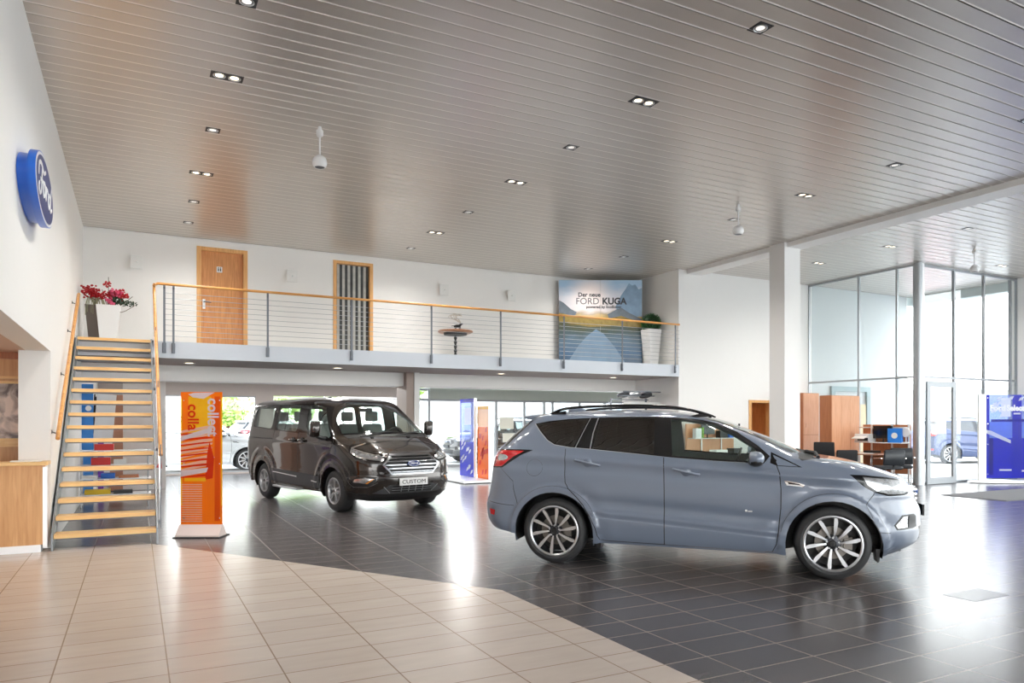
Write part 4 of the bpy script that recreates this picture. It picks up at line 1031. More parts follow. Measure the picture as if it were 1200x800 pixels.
# hall rear facade (lower storey)
HW = 2.25
m = MB(); m.box(XL, .65, YH, YH + .2, 0, 2.61).box(.65, 3.12, YH, YH + .2, HW, 2.61).box(3.12, 3.62, YH, YH + .2, 0, 2.61).box(3.62, 7.9, YH, YH + .2, HW + .02, 2.61).box(.65, 3.12, YH, YH + .2, 0, .04)
struct(m.build('wall_back', M('rear_wall_grey', rgb(196, 186, 180), .7)))
m = MB(); m.box(8.55, XH, YH + .02, YH + .2, 2.25, 2.61); struct(m.build('wall_back_band', M('band_greygreen', rgb(176, 184, 176), .6)))
window_unit((.65, YH + .1), (3.12, YH + .1), .04, HW, [], [])
window_unit((3.62, YH + .1), (7.9, YH + .1), 0, HW, [2.1], [], mat=alu_l, fw=.05)
window_unit((7.9, YH + .1), (XH, YH + .1), 0, 2.6, [.65, 2.2, 3.1, 4.2, 5.0, 5.35, 6.5, 7.6, 8.8], [2.22], mat=alu_f, fw=.08)
# glass enclosure right
m = MB(); m.lathe([(.09, 0), (.09, ZC)], c=(XG, YF, 0), n=20); struct(m.build('column_steel', alu, smooth=40))
m = MB(); m.box(XG + .09, XG + .16, YF - .05, YF + .05, 0, ZC); struct(m.build('trim_corner_post', alu_l))
window_unit((XG, YF + .09), (XG, YW), 0, ZC - .01, [.45, 1.50], [2.57], mat=alu)
window_unit((XG + .16, YF), (XR, YF), 0, ZC - .01, [1.22, 2.47, 3.65], [2.57], mat=alu_f, fw=.055)
# entrance door in the facade
d = MB(); x0, x1 = XG + .22, XG + 1.36; yd = YF - .085
d.box(x0, x0 + .13, yd, yd + .05, .01, 2.47).box(x1 - .13, x1, yd, yd + .05, .01, 2.47).box(x0 + .13, x1 - .13, yd, yd + .05, 2.34, 2.47).box(x0 + .13, x1 - .13, yd, yd + .05, .01, .16)
dr = struct(d.build('door_1', alu_f)); h = MB(); h.bar((x1 - .22, yd - .06, 1.05), (x1 - .05, yd - .06, 1.05), .011); h.bar((x1 - .06, yd - .06, 1.05), (x1 - .06, yd, 1.05), .011); h.build('door_handle', alu, dr)
# showroom glazing that lights the room: right side and behind the camera
window_unit((XR + .1, 9.4), (XR + .1, YK + .4), 0, ZC, [2.4 * i for i in range(1, 8)], [2.57], mat=alu_l)
window_unit((XL, YK + .1), (XR, YK + .1), 0, ZC, [2.4 * i for i in range(1, 9)], [2.57], mat=alu_l)
# wooden doorway in the right rear wall
m = MB(); a, b, t = DW; m.box(a - .03, a + .06, YW - .02, YW + .2, 0, t).box(b - .06, b + .03, YW - .02, YW + .2, 0, t).box(a - .03, b + .03, YW - .02, YW + .2, t, t + .07); struct(m.build('doorframe_wood', oak_edge))
m = MB(); m.box(a, a + .42, YW + .75, YW + .79, 0, t + .1); m.box(a - .04, a, YW + .2, YW + .79, 0, t + .1); struct(m.build('door_3', oak_edge))
m = MB(); m.box(a + .42, b + .05, YW + .72, YW + .76, 0, t + .1); m.box(b, b + .04, YW + .2, YW + .79, 0, t + .1).box(a, b, YW + .2, YW + .79, t + .07, t + .11); struct(m.build('wall_passage', oak_z))
# gallery doors
def frame(x0, x1, z0, z1, y, w, dp, nm, mat):
    m = MB(); m.box(x0 - .02, x0 + w, y - .015, y + dp, z0, z1 - w + .02).box(x1 - w, x1 + .02, y - .015, y + dp, z0, z1 - w + .02).box(x0 - .02, x1 + .02, y - .015, y + dp, z1 - w + .02, z1 + .03)
    return struct(m.build(nm, mat))
frame(D1[0], D1[1], ZS, D1[2], YB, .065, .14, 'doorframe_left', oak_edge)
m = MB(); m.box(D1[0] + .06, D1[1] - .06, YB + .09, YB + .13, ZS, D1[2] - .04); dl = struct(m.build('door_4', oak_z))
sg = MB(); sg.rbox(1.50, 1.61, YB + .083, YB + .09, 4.62, 4.74, .003); s_ = sg.build('door_sign', white_p, dl)
pc = MB()
for x in (1.535, 1.575): pc.lathe([(0, YB + .078), (.010, YB + .078), (.010, YB + .083)], c=(x, 0, 4.715), axis='y', n=12); pc.box(x - .010, x + .010, YB + .078, YB + .083, 4.645, 4.70)
pc.build('door_pictogram', black_p, dl)
h = MB(); h.rbox(D1[0] + .10, D1[0] + .15, YB + .075, YB + .09, 3.84, 4.04, .004); h.build('lock_plate', alu_l, dl)
h = MB(); h.bar((D1[0] + .125, YB + .04, 3.98), (D1[0] + .125, YB + .09, 3.98), .01); h.bar((D1[0] + .12, YB + .04, 3.98), (D1[0] + .26, YB + .04, 3.975), .009); h.build('door_handle', steel, dl)
frame(D2[0], D2[1], ZS, D2[2], YB, .055, .14, 'doorframe_right', oak_edge)
stripe = bpy.data.materials.new('striped_glass'); stripe.use_nodes = True
nt = stripe.node_tree; N = nt.nodes; b_ = N['Principled BSDF']; tc = N.new('ShaderNodeTexCoord'); wv = N.new('ShaderNodeTexWave'); wv.wave_type = 'BANDS'; wv.bands_direction = 'X'
wv.inputs['Scale'].default_value = 2.6; wv.inputs['Distortion'].default_value = 0; nt.links.new(tc.outputs['Object'], wv.inputs['Vector'])
cr = N.new('ShaderNodeValToRGB'); cr.color_ramp.elements[0].position = .45; cr.color_ramp.elements[1].position = .6; cr.color_ramp.elements[0].color = rgb(64, 66, 66); cr.color_ramp.elements[1].color = rgb(206, 204, 198)
nt.links.new(wv.outputs['Fac'], cr.inputs[0])
nz = N.new('ShaderNodeTexNoise'); nz.inputs['Scale'].default_value = 9; mx = N.new('ShaderNodeMixRGB'); mx.blend_type = 'MULTIPLY'; mx.inputs[0].default_value = .5
nt.links.new(tc.outputs['Object'], nz.inputs['Vector']); nt.links.new(cr.outputs[0], mx.inputs[1]); nt.links.new(nz.outputs['Fac'], mx.inputs[2]); nt.links.new(mx.outputs[0], b_.inputs['Base Color']); b_.inputs['Roughness'].default_value = .12
m = MB(); m.box(D2[0] + .05, D2[1] - .05, YB + .10, YB + .13, ZS, D2[2] - .03); struct(m.build('door_5', stripe))

# exterior
ground_m = M('forecourt_paving', (.48, .48, .47), .8, noise=.05, nscale=2)
m = MB(); m.box(-60, 90, YH + .3, 90, -.08, -.03).box(XR + .35, 90, -60, YH + .3, -.08, -.03).box(-60, XR + .35, -60, YK - .05, -.08, -.03).box(XH + .2, XR + .4, YF + .12, YH + .3, -.08, -.03).box(-60, XL - 4.3, YK, YH + .3, -.08, -.03)
struct(m.build('ground', ground_m))
m = MB(); m.box(XG + .05, 21.6, YF + .05, YW, ZC + .02, ZC + .25); struct(m.build('roof_canopy', white_wall))
slat_ceiling('ceiling_canopy', XG + .1, 20.9, YF + .06, YW, ZC)
m = MB(); m.box(20.9, 21.2, YF - 1, YW + .1, ZC - .25, ZC + .3).box(21.3, 21.5, YF - 1, YW + .1, ZC - .05, ZC + .3); struct(m.build('trim_canopy_fascia', M('fascia_greygreen', rgb(190, 200, 200), .5)))
# teal framed door with pale leaf in the wall beyond the glass
m = MB(); m.box(17.35, 17.5, YW - .06, YW - .001, 0, 2.5).box(18.85, 19.0, YW - .06, YW - .001, 0, 2.5).box(17.5, 18.85, YW - .06, YW - .001, 2.36, 2.5); struct(m.build('doorframe_outer', M('teal_frame', rgb(150, 172, 176), .5)))
m = MB(); m.box(17.85, 18.8, YW - .05, YW - .01, 0, 2.0); struct(m.build('door_6', pale_wood))
bl_m = M('neighbour_wall', (.55, .55, .54), .8); dk = M('neighbour_window', (.35, .42, .45), .3)

# unseen fill panels added behind the white beam to brighten the lower hall
pl_ = None; le = M('fill_panel_glow', (.9, .9, .88), .4, emit=(1, .97, .93, 1), estr=1.2)
for x in (1.2, 4.6, 8.0, 11.4, 14.8):
    lab = 'added unseen fill light panel on the lower hall ceiling'
    if pl_ is None:
        pl_ = thing('added_fill_panel', lab, 'light', (x, 18.4, 2.61), 0, 'added fill light panels on the lower hall ceiling')
        q = MB(); q.box(-.31, .31, -.31, .31, -.02, 0); q.build('frame', white_p, pl_); q = MB(); q.box(-.28, .28, -.28, .28, -.024, -.02); q.build('diffuser', le, pl_)
    else: dup(pl_, (x, 18.4, 2.61))
    LD = bpy.data.lights.new('hall_fill_lamp', 'AREA'); LD.size = .55; LD.energy = 42; LD.color = (1, .97, .93); lo = bpy.data.objects.new('hall_fill_lamp', LD); COL.objects.link(lo); lo.location = (x, 18.4, 2.57)
# ---------- staircase ----------
ST = thing('staircase', 'open staircase with light oak treads and steel stringers rising to the gallery', 'staircase', (-.31, 9.95, 0))
N_ST = 16; RISE = ZS / N_ST; RUN = (13.86 - 9.95) / 15; x0, x1 = -.85 + .31, .225 + .31
tread = None
for i in range(1, N_ST + 1):
    y = (i - 1) * RUN; z = RISE * i
    if tread is None:
        m = MB(); m.rbox(x0, x1, 0, .29, -.048, 0, .008); tread = m.build('tread', oak_x, ST); tread.location = (0, y, z)
        n2 = MB(); n2.box(x0 + .02, x1 - .02, .02, .28, -.062, -.048); n2.build('tread_bracket', steel, tread)
    else:
        t2 = tread.copy(); COL.objects.link(t2); t2.parent = ST; t2.location = (0, y, z)
        for ch in tread.children: c = ch.copy(); COL.objects.link(c); c.parent = t2
for x in (x0 - .022, x1 + .002):
    m = MB(); sl = RISE / RUN; y1 = 15 * RUN + .1
    m.prism([(-.03, 0), (.04, 0), (.30, .06), (y1 + .1, ZS - .20), (y1 + .1, ZS + .02), (y1 - .02, ZS + .02), (-.03, RISE + .02)], x, x + .02, 'x'); m.build('stringer', steel_l, ST)
hx = .28 + .31
m = MB(); m.tube([(hx, .22, 1.08), (hx, .30, 1.14), (hx, 4.03, 3.85), (hx, 4.05, 3.86)], .024, 10); m.tube([(hx, 4.03, 3.85), (hx, 4.05, 3.72)], .022, 8); m.build('handrail', oak_rail, ST, smooth=60)
for yy_ in (.20, 1.45, 2.75, 4.0):
    zz = yy_ * sl; m = MB(); m.obox((hx, yy_, zz + .55), .012, .045, 1.05); m.build('baluster_post', steel, ST)
    m = MB(); m.box(x1 + .02, hx, yy_ - .02, yy_ + .02, zz + .08, zz + .12); m.build('post_bracket', steel, ST)
for k in range(7):
    dz = .20 + .115 * k; m = MB(); m.bar((hx, .2, .2 * sl + dz), (hx, 4.0, 4.0 * sl + dz), .0035, 5); m.build('cable', alu_l, ST)
# wall handrail
t = thing('wall_handrail', 'oak handrail on steel brackets climbing the left wall beside the stairs', 'handrail', (-.82, 10.0, 0))
m = MB(); m.tube([(0, .12, 1.30), (0, .2, 1.37), (0, 3.65, 3.56), (0, 3.70, 3.57)], .025, 10); m.build('rail', oak_rail, t, smooth=60)
for yy_ in (.3, 1.5, 2.6, 3.45):
    zz = 1.43 + (yy_ - .3) * .64; m = MB(); m.tube([(-.08, yy_, zz - .05), (-.03, yy_, zz - .07), (0, yy_, zz - .03)], .008, 6); m.lathe([(0, -.08), (.022, -.08), (.022, -.07), (0, -.07)], c=(0, 0, 0), axis='x', n=10); m.v[-40:] = [(x, y + yy_, z + zz - .05) for x, y, z in m.v[-40:]]; m.build('bracket', steel, t)

# ---------- gallery railing ----------
GR = thing('gallery_railing', 'long cable railing with steel posts and oak handrail along the gallery edge', 'railing', (6, 13.96, ZS))
m = MB(); m.tube([(.30 - 6, -.03, .965), (.34 - 6, -.03, .985), (11.86 - 6, -.03, .985)], .024, 10); m.build('handrail', oak_rail, GR, smooth=60)
m = MB(); m.tube([(.28 - 6, -.1, .955), (.30 - 6, -.03, .965)], .022, 8); m.build('handrail_joint', oak_rail, GR)
for px_ in (.44, .583, 2.158, 3.72, 5.37, 6.95, 8.54, 10.14, 11.73):
    m = MB(); m.box(px_ - 6 - .0175, px_ - 6 + .0175, -.045, -.033, -.20, .93).box(px_ - 6 - .0175, px_ - 6 + .0175, -.045, -.028, .90, .965); p_ = m.build('post', steel, GR)
    m = MB(); m.rbox(px_ - 6 - .03, px_ - 6 + .03, -.034, -.020 + .0, -.21, -.03, .006)
    for z in (-.17, -.07): m.lathe([(.014, -.062), (.014, -.045)], c=(px_ - 6, 0, z), axis='y', n=10)
    m.build('post_clamp', steel, p_)
for k in range(9):
    m = MB(); m.bar((.44 - 6, -.039, .09 + .093 * k), (11.86 - 6, -.039, .09 + .093 * k), .0045, 6); m.build('cable', alu, GR)

# ---------- ceiling spotlights ----------
bulb = M('spot_lamp_warm', (.9, .85, .7), .3, emit=(1, .80, .55, 1), estr=2.2); bulb_c = M('spot_lamp_cool', (.9, .9, .9), .3, emit=(1, .95, .88, 1), estr=.35)
def spot(kind):
    t = thing('ceiling_spotlight', '', 'spotlight', (0, 0, 0), 0, 'recessed ceiling spotlights')
    n = 2 if kind else 1; hwx = (.115 * n + .01)
    m = MB(); m.box(-hwx, hwx, -.125, .125, -.004, .05); m.build('housing', black_p, t)
    for k in range(n):
        cx = (k - (n - 1) / 2) * .22
        m = MB(); m.lathe([(.092, -.002), (.096, -.010), (.084, -.012), (.070, .002), (.06, .0)], c=(cx, 0, 0), n=24, cap=False); m.build('reflector_ring', silver, t, smooth=50)
        m = MB(); m.lathe([(0, -.007), (.030, -.0075), (.05, -.006), (.062, -.004)], c=(cx, 0, 0), n=20, cap=False); m.build('lamp', bulb if kind else bulb_c, t, smooth=50)
    for ch in t.children: ch.scale = (.70, .70, 1)
    return t
LDS = []
for e_ in (16, 30):
    LD = bpy.data.lights.new('lamp_light', 'SPOT'); LD.energy = e_ * 3.3; LD.spot_size = math.radians(150); LD.spot_blend = 1; LD.shadow_soft_size = .11; LD.color = (1, .965, .91); LDS.append(LD)
sp1, sp2 = spot(0), spot(1); used = [0, 0]
rowsY = {5.07: 'seventh', 6.87: 'sixth', 8.47: 'fifth', 10.1: 'fourth', 11.94: 'third', 13.54: 'second', 15.0: 'first'}
GX = [(.885, 'the row over the staircase side', {6.87: 0, 8.47: 1, 10.1: 0, 11.94: 1, 13.54: 0, 15.0: 0}),
      (5.31, 'the row above the van', {5.07: 0, 6.87: 1, 8.47: 0, 10.1: 1, 11.94: 0, 13.54: 1, 15.0: 0}),
      (9.90, 'the row above the large picture panel', {5.07: 0, 6.87: 0, 8.47: 1, 10.1: 0, 11.94: 1, 13.54: 0, 15.0: 0}),
      (14.41, 'the row beyond the ceiling beam', {8.47: 0, 10.1: 1, 11.94: 1}),
      (18.58, 'the row along the glass entrance', {10.1: 1})]
for X, rn, dct in GX:
    n = 0; ys = sorted(dct, reverse=True)
    for y in ys:
        n += 1; k = dct[y]; src = (sp1, sp2)[k]
        lab = '%s recessed spotlight, number %s from the rear in %s' % (('single', 'twin')[k], ('one', 'two', 'three', 'four', 'five', 'six', 'seven')[n - 1], rn)
        LD = LDS[k]; lo = bpy.data.objects.new('lamp_light', LD); COL.objects.link(lo); lo.location = (X, y, ZC - .03)
        if not used[k]: used[k] = 1; o = src; o.location = (X, y, ZC); o['label'] = lab
        else: o = dup(src, (X, y, ZC), label=lab)
# spotlights under the gallery
u0 = None
for i, (x, lb) in enumerate(((.9, 'nearest the staircase'), (3.71, 'over the van roof'), (7.5, 'right of the hall column'), (10.65, 'nearest the gallery end wall'))):
    lo = bpy.data.objects.new('lamp_light', LDS[0]); COL.objects.link(lo); lo.location = (x, 15.0, 2.57)
    lab = 'small round downlight under the gallery, ' + lb
    if u0 is None:
        u0 = thing('gallery_downlight', lab, 'downlight', (x, 15.0, 2.61), 0, 'downlights under the gallery')
        m = MB(); m.lathe([(.05, .01), (.095, -.004), (.105, -.006), (.105, .01)], n=24, cap=False); m.build('trim_ring', alu_l, u0, smooth=50)
        m = MB(); m.lathe([(0, -.002), (.07, -.002)], n=20, cap=False); m.build('lamp', bulb, u0)
    else: dup(u0, (x, 15.0, 2.61), label=lab)

# pendants
pd = None
for x, lb in ((2.09, 'over the middle of the hall, nearest the camera'), (9.29, 'between the van row and the white column'), (16.19, 'in front of the glass entrance')):
    lab = 'white ball pendant speaker hanging from a rod ' + lb
    lab = {2.09: 'white ball pendant on a rod, hanging lowest and largest over the orange stand side', 9.29: 'white ball pendant hanging left of the white column near the ceiling beam', 16.19: 'white ball pendant hanging in front of the glass entrance corner'}[x]
    if pd is None:
        pd = thing('ball_pendant', lab, 'pendant', (x, 9.37, ZC), 0, 'white ball pendants')
        m = MB(); m.lathe([(.0, -.0), (.022, -.0), (.024, -.03), (.045, -.05), (.043, -.11), (.03, -.125), (0, -.125)], n=20, cap=False); m.build('ceiling_rose', white_p, pd, smooth=50)
        m = MB(); m.bar((0, 0, -.12), (0, 0, -.37), .012, 8); m.build('rod', white_p, pd)
        m = MB(); R_ = .093; m.lathe([(.0, -.36)] + [(R_ * math.sin(a), -.455 + R_ * math.cos(a)) for a in np.linspace(.15, 2.35, 14)] + [(.05, -.505)], n=32, cap=False); m.build('ball_shade', white_p, pd, smooth=60)
        m = MB(); m.lathe([(0, -.512), (.068, -.516)], n=24, cap=False); m.build('opening_grille', steel, pd)
    else: dup(pd, (x, 9.37, ZC), label=lab)

# sconces
sc0 = None
for x, lb in ((.015, 'between the flowers and the oak door'), (3.0, 'between the oak door and the striped door'), (6.53, 'above the small round table'), (8.34, 'beside the large picture panel')):
    lab = 'pale square wall light on the gallery wall ' + lb
    if sc0 is None:
        sc0 = thing('wall_light', lab, 'wall light', (x, YB, 4.645), 0, 'square wall lights on the gallery wall')
        m = MB(); m.rbox(-.06, .06, -.03, 0, -.06, .06, .008); m.build('base_plate', white_p, sc0)
        m = MB(); m.rbox(-.11, .11, -.115, -.105, -.13, .13, .004); m.build('glass_shade', M('opal_glass', (.80, .80, .78), .25), sc0)
        m = MB(); m.bar((0, -.03, 0), (0, -.105, 0), .015, 8); m.build('stem', chrome, sc0)
        m = MB(); m.lathe([(0, -.125), (.012, -.125), (.014, -.115)], c=(0, 0, 0), axis='y', n=12, cap=False); m.build('screw_cap', chrome, sc0)
    else: dup(sc0, (x, YB, 4.645), label=lab)

# oval sign on the left wall
SG = thing('oval_wall_sign', 'large blue oval sign with white script letters high on the left wall', 'sign', (XL, 8.06, 3.66))
yc, zc_ = 0, 0
oval_sign(SG, .74, .30, .06, BM, (.145, 0, 0), (PI / 2, 0, PI / 2), name='sign_face')
m = MB(); m.prism([(.67 * math.cos(2 * PI * k / 48), .265 * math.sin(2 * PI * k / 48)) for k in range(48)], 0, .09, 'x'); m.build('sign_box', badge_side, SG, smooth=30)

# ---------- counter and niche ----------
CT = thing('reception_counter', 'oak reception counter with white plinth in front of the niche', 'counter', (-.95, 9.9, 0))
m = MB(); m.box(-2.6, 0, -.02, .0, .09, 1.0).box(-.02, 0, 0, .26, .09, 1.0).box(-2.6, -.02, .0, .26, .09, .11); m.build('front_panel', oak_counter, CT)
m = MB(); m.rbox(-2.6, .055, -.06, .28, 1.0, 1.04, .008); m.build('worktop', oak_x, CT)
m = MB(); m.box(-2.6, -.02, .01, .05, 0, .09).box(-.05, -.02, .05, .26, 0, .09); m.build('plinth', alu_l, CT)
m = MB(); m.box(0, .045, .0, .04, .05, .98); m.build('edge_profile', alu_l, CT)
NP = thing('framed_picture', 'sepia cloud picture set in the oak niche panelling above the counter', 'picture', (-1.66, 10.59, 1.63))
pm = bpy.data.materials.new('sepia_clouds'); pm.use_nodes = True; nt = pm.node_tree; N = nt.nodes; tc = N.new('ShaderNodeTexCoord'); nz = N.new('ShaderNodeTexNoise'); nz.inputs['Scale'].default_value = 5; nz.inputs['Detail'].default_value = 9; nz.inputs['Distortion'].default_value = 1
cr = N.new('ShaderNodeValToRGB'); cr.color_ramp.elements[0].position = .38; cr.color_ramp.elements[0].color = rgb(96, 74, 66); cr.color_ramp.elements[1].position = .62; cr.color_ramp.elements[1].color = rgb(222, 200, 186)
nt.links.new(tc.outputs['Object'], nz.inputs['Vector']); nt.links.new(nz.outputs['Fac'], cr.inputs[0]); nt.links.new(cr.outputs[0], N['Principled BSDF'].inputs['Base Color']); N['Principled BSDF'].inputs['Roughness'].default_value = .3
m = MB(); m.box(-.7, .42, -.02, 0, -.33, .33); m.build('picture_sheet', pm, NP)
m = MB(); m.box(-.72, .425, -.03, 0, .33, .36).box(-.72, .425, -.03, 0, -.36, -.33); m.build('picture_frame', oak_x, NP)
m = MB(); m.rbox(-.15, .15, -.02, .12, 0, .012, .004); tag(m.build('paper_stack', paper), 'flat white papers lying on the counter end', 'papers'); m = bpy.data.objects['paper_stack']; m.location = (-1.12, 9.93 + .02, 1.041)

# ---------- flowers on the gallery ----------
def taper_pot(name, label, loc, w0, w1, h, mat, cat='planter'):
    t = thing(name, label, cat, loc)
    m = MB(); n = 4; vs = []
    for w, z in ((w0, 0), (w1, h), (w1 - .03, h), (w1 - .04, h - .06)):
        vs += [(-w / 2, -w / 2, z), (w / 2, -w / 2, z), (w / 2, w / 2, z), (-w / 2, w / 2, z)]
    fs = [(3, 2, 1, 0)]
    for k in range(3):
        for i in range(4): j = (i + 1) % 4; fs.append((k * 4 + i, k * 4 + j, k * 4 + 4 + j, k * 4 + 4 + i))
    fs.append((12, 13, 14, 15)); m.add(vs, fs); m.build('pot', mat, t); return t
def leaf_quads(m, c, n, R, size, sq=(1, 1, 1), rnd=random):
    for _ in range(n):
        d = Vector((rnd.gauss(0, 1), rnd.gauss(0, 1), rnd.gauss(0, 1))).normalized() * (rnd.random() ** .4) * R
        p = Vector(c) + Vector((d.x * sq[0], d.y * sq[1], d.z * sq[2])); a = Vector((rnd.gauss(0, 1), rnd.gauss(0, 1), rnd.gauss(0, 1))).normalized(); b = a.orthogonal().normalized(); s = size * (.6 + .8 * rnd.random())
        m.add([p - a * s, p + b * s * .45, p + a * s, p - b * s * .45], [(0, 1, 2, 3)])
t = taper_pot('tall_planter', 'tall white tapering planter with red and pink flowers on the gallery', (-.43, 14.8, ZS), .26, .38, .66, white_p)
m = MB(); r5 = random.Random(5)
for c, R, n in (((.0, 0, .86), .12, 60), ((.16, -.02, .88), .12, 60), ((-.02, 0, 1.05), .06, 20), ((.27, 0, .86), .05, 20)):
    for _ in range(n):
        d = Vector((r5.gauss(0, 1), r5.gauss(0, 1), r5.gauss(0, .6))).normalized() * R * r5.random() ** .4; m.ico(tuple(Vector(c) + d), .016 + .008 * r5.random(), 1, (1, 1, .8))
m.build('red_blossoms', petal_r, t)
m = MB()
for c, R, n in (((.12, -.06, .89), .11, 70), ((.02, -.12, .76), .06, 25), ((.06, -.13, .70), .05, 22)):
    for _ in range(n):
        d = Vector((r5.gauss(0, 1), r5.gauss(0, 1), r5.gauss(0, .6))).normalized() * R * r5.random() ** .4; m.ico(tuple(Vector(c) + d), .017 + .008 * r5.random(), 1, (1, 1, .7))
m.build('pink_blossoms', petal_p, t)
m = MB(); leaf_quads(m, (.10, -.03, .76), 70, .13, .05, (1.2, 1, .6), r5); leaf_quads(m, (.30, -.06, .72), 50, .10, .035, (1.6, 1, .5), r5); m.build('leaves', leaf_d, t)
m = MB()
for p in ((.0, 0, 1.18), (.38, 0, .86), (.1, 0, .95), (.42, -.05, .70), (-.1, 0, .95)): m.tube(bez([(.0, 0, .60), (p[0] * .5, p[1], p[2] * .8), p], 4), .005, 5)
m.build('stems', twig_m, t)
t = taper_pot('tall_planter', 'tall grey tapering planter in the corner behind the white one', (-.66, 15.15, ZS), .17, .30, .70, M('taupe_planter', rgb(120, 110, 102), .6))
m = MB()
for c, R, n in (((-.05, -.1, .93), .15, 110), ((.05, -.1, .86), .10, 40), ((-.15, -.05, 1.0), .08, 14)):
    for _ in range(n):
        d = Vector((r5.gauss(0, 1), r5.gauss(0, 1), r5.gauss(0, .6))).normalized() * R * r5.random() ** .4; m.ico(tuple(Vector(c) + d), .018 + .009 * r5.random(), 1, (1, 1, .8))
m.build('red_blossoms', petal_r, t)
m = MB()
for k in range(26):
    a = r5.uniform(-2.6, -.4); q = (.17 * math.cos(a), .17 * math.sin(a)); m.tube(bez([(0, 0, .70), (q[0] * .7, q[1] * .7, .84), (q[0] * 1.1, q[1] * 1.1, .70), (q[0] * 1.15, q[1] * 1.15, .50 + .2 * r5.random())], 4), .006, 4)
m.build('hanging_grass', M('pale_grass', rgb(150, 150, 120), .6), t)

# topiary
t = taper_pot('topiary_planter', 'clipped green ball in a white tapering planter beside the picture panel', (11.60, 14.70, ZS), .24, .37, .93, white_p)
m = MB(); m.ico((0, 0, 1.10), .225, 3); m.build('foliage_core', leaf_d, t, smooth=True)
m = MB(); r6 = random.Random(6)
for _ in range(1500):
    d = Vector((r6.gauss(0, 1), r6.gauss(0, 1), r6.gauss(0, 1))).normalized(); p = Vector((0, 0, 1.10)) + d * .23; a = (d + Vector((r6.gauss(0, .5), r6.gauss(0, .5), r6.gauss(0, .5)))).normalized(); b = a.orthogonal().normalized(); m.add([p, p + a * .02 + b * .009, p + a * .036, p + a * .02 - b * .009], [(0, 1, 2, 3)])
m.build('leaves', leaf_m, t)

# small table and antler ornament
t = thing('side_table', 'small round wooden table on a turned black leg by the gallery wall', 'table', (6.61, 15.6, ZS))
m = MB(); m.lathe([(0, .665), (.37, .665), (.40, .68), (.41, .70), (.40, .715), (0, .72)], n=48); m.build('tabletop', table_wood, t, smooth=40)
m = MB(); m.lathe([(0, .62), (.27, .62), (.28, .665), (0, .665)], n=36); m.build('table_apron', black_p, t, smooth=40)
m = MB(); m.lathe([(.12, 0), (.13, .02), (.05, .05), (.028, .08)] + [(.022 + .018 * (k % 2), .1 + .05 * k) for k in range(11)], n=20); m.build('leg', black_p, t, smooth=60)
t = thing('antler_ornament', 'black dog figure carrying curled pale twigs standing on the small gallery table', 'ornament', (6.66, 15.6, ZS + .72))
m = MB(); m.tube([(-.09, 0, .10), (-.03, 0, .11), (.05, 0, .115), (.09, 0, .16), (.13, 0, .17)], [.018, .034, .036, .026, .016], 8)
for x, b in ((-.06, .02), (-.05, -.02), (.05, .02), (.06, -.02)): m.tube([(x, b, .11), (x + .01, b, .05), (x, b, 0)], .011, 6)
m.tube([(-.10, 0, .11), (-.15, 0, .10)], .008, 5); m.build('figure', black_p, t, smooth=60)
m = MB(); r7 = random.Random(7)
for k in range(7):
    a = r7.uniform(0, 6); m.tube(bez([(.09, 0, .18), (.02 + .05 * math.cos(a), .04 * math.sin(a), .24), (-.12 + .1 * math.cos(a * 2), .06 * math.sin(a), .30 + .03 * k / 3), (-.16 + .05 * k, .05 * math.cos(a), .36), (.1 - .04 * k, 0, .40)], 5), .004, 5)
m.build('twigs', M('pale_twig', rgb(190, 178, 160), .7), t)

# ---------- picture panel ----------
pt = bpy.data.materials.new('lake_print'); pt.use_nodes = True; nt = pt.node_tree; N = nt.nodes; Lk = nt.links; B_ = N['Principled BSDF']
tc = N.new('ShaderNodeTexCoord'); sx = N.new('ShaderNodeSeparateXYZ'); Lk.new(tc.outputs['Object'], sx.inputs[0])
nz = N.new('ShaderNodeTexNoise'); nz.inputs['Scale'].default_value = 2.2; nz.inputs['Detail'].default_value = 7; mp = N.new('ShaderNodeMapping'); mp.inputs['Scale'].default_value = (1, 1, 2.6); Lk.new(tc.outputs['Object'], mp.inputs[0]); Lk.new(mp.outputs[0], nz.inputs['Vector'])
ma = N.new('ShaderNodeMath'); ma.operation = 'MULTIPLY_ADD'; ma.inputs[1].default_value = .22; Lk.new(nz.outputs['Fac'], ma.inputs[0])
mz = N.new('ShaderNodeMath'); mz.operation = 'MULTIPLY_ADD'; mz.inputs[1].default_value = 1 / 2.24; mz.inputs[2].default_value = -.11; Lk.new(sx.outputs['Z'], mz.inputs[0]); Lk.new(mz.outputs[0], ma.inputs[2])
cr = N.new('ShaderNodeValToRGB'); el = cr.color_ramp.elements
stops = [(0, rgb(46, 66, 84)), (.16, rgb(70, 104, 138)), (.30, rgb(92, 116, 136)), (.40, rgb(74, 92, 92)), (.47, rgb(84, 88, 66)), (.53, rgb(120, 104, 56)), (.57, rgb(208, 174, 96)), (.61, rgb(150, 134, 96)), (.66, rgb(214, 208, 210)), (.80, rgb(222, 224, 234)), (.95, rgb(168, 200, 228))]
el[0].position = 0; el[0].color = stops[0][1]; el[1].position = .95; el[1].color = stops[-1][1]
for p_, c_ in stops[1:-1]: e = el.new(p_); e.color = c_
Lk.new(ma.outputs[0], cr.inputs[0])
vd = N.new('ShaderNodeVectorMath'); vd.operation = 'DISTANCE'; vd.inputs[1].default_value = (.82, 0, 1.86); Lk.new(tc.outputs['Object'], vd.inputs[0])
gr_ = N.new('ShaderNodeMapRange'); gr_.interpolation_type = 'SMOOTHSTEP'; gr_.inputs['From Min'].default_value = .75; gr_.inputs['From Max'].default_value = .1; gr_.inputs['To Max'].default_value = .9; Lk.new(vd.outputs['Value'], gr_.inputs['Value'])
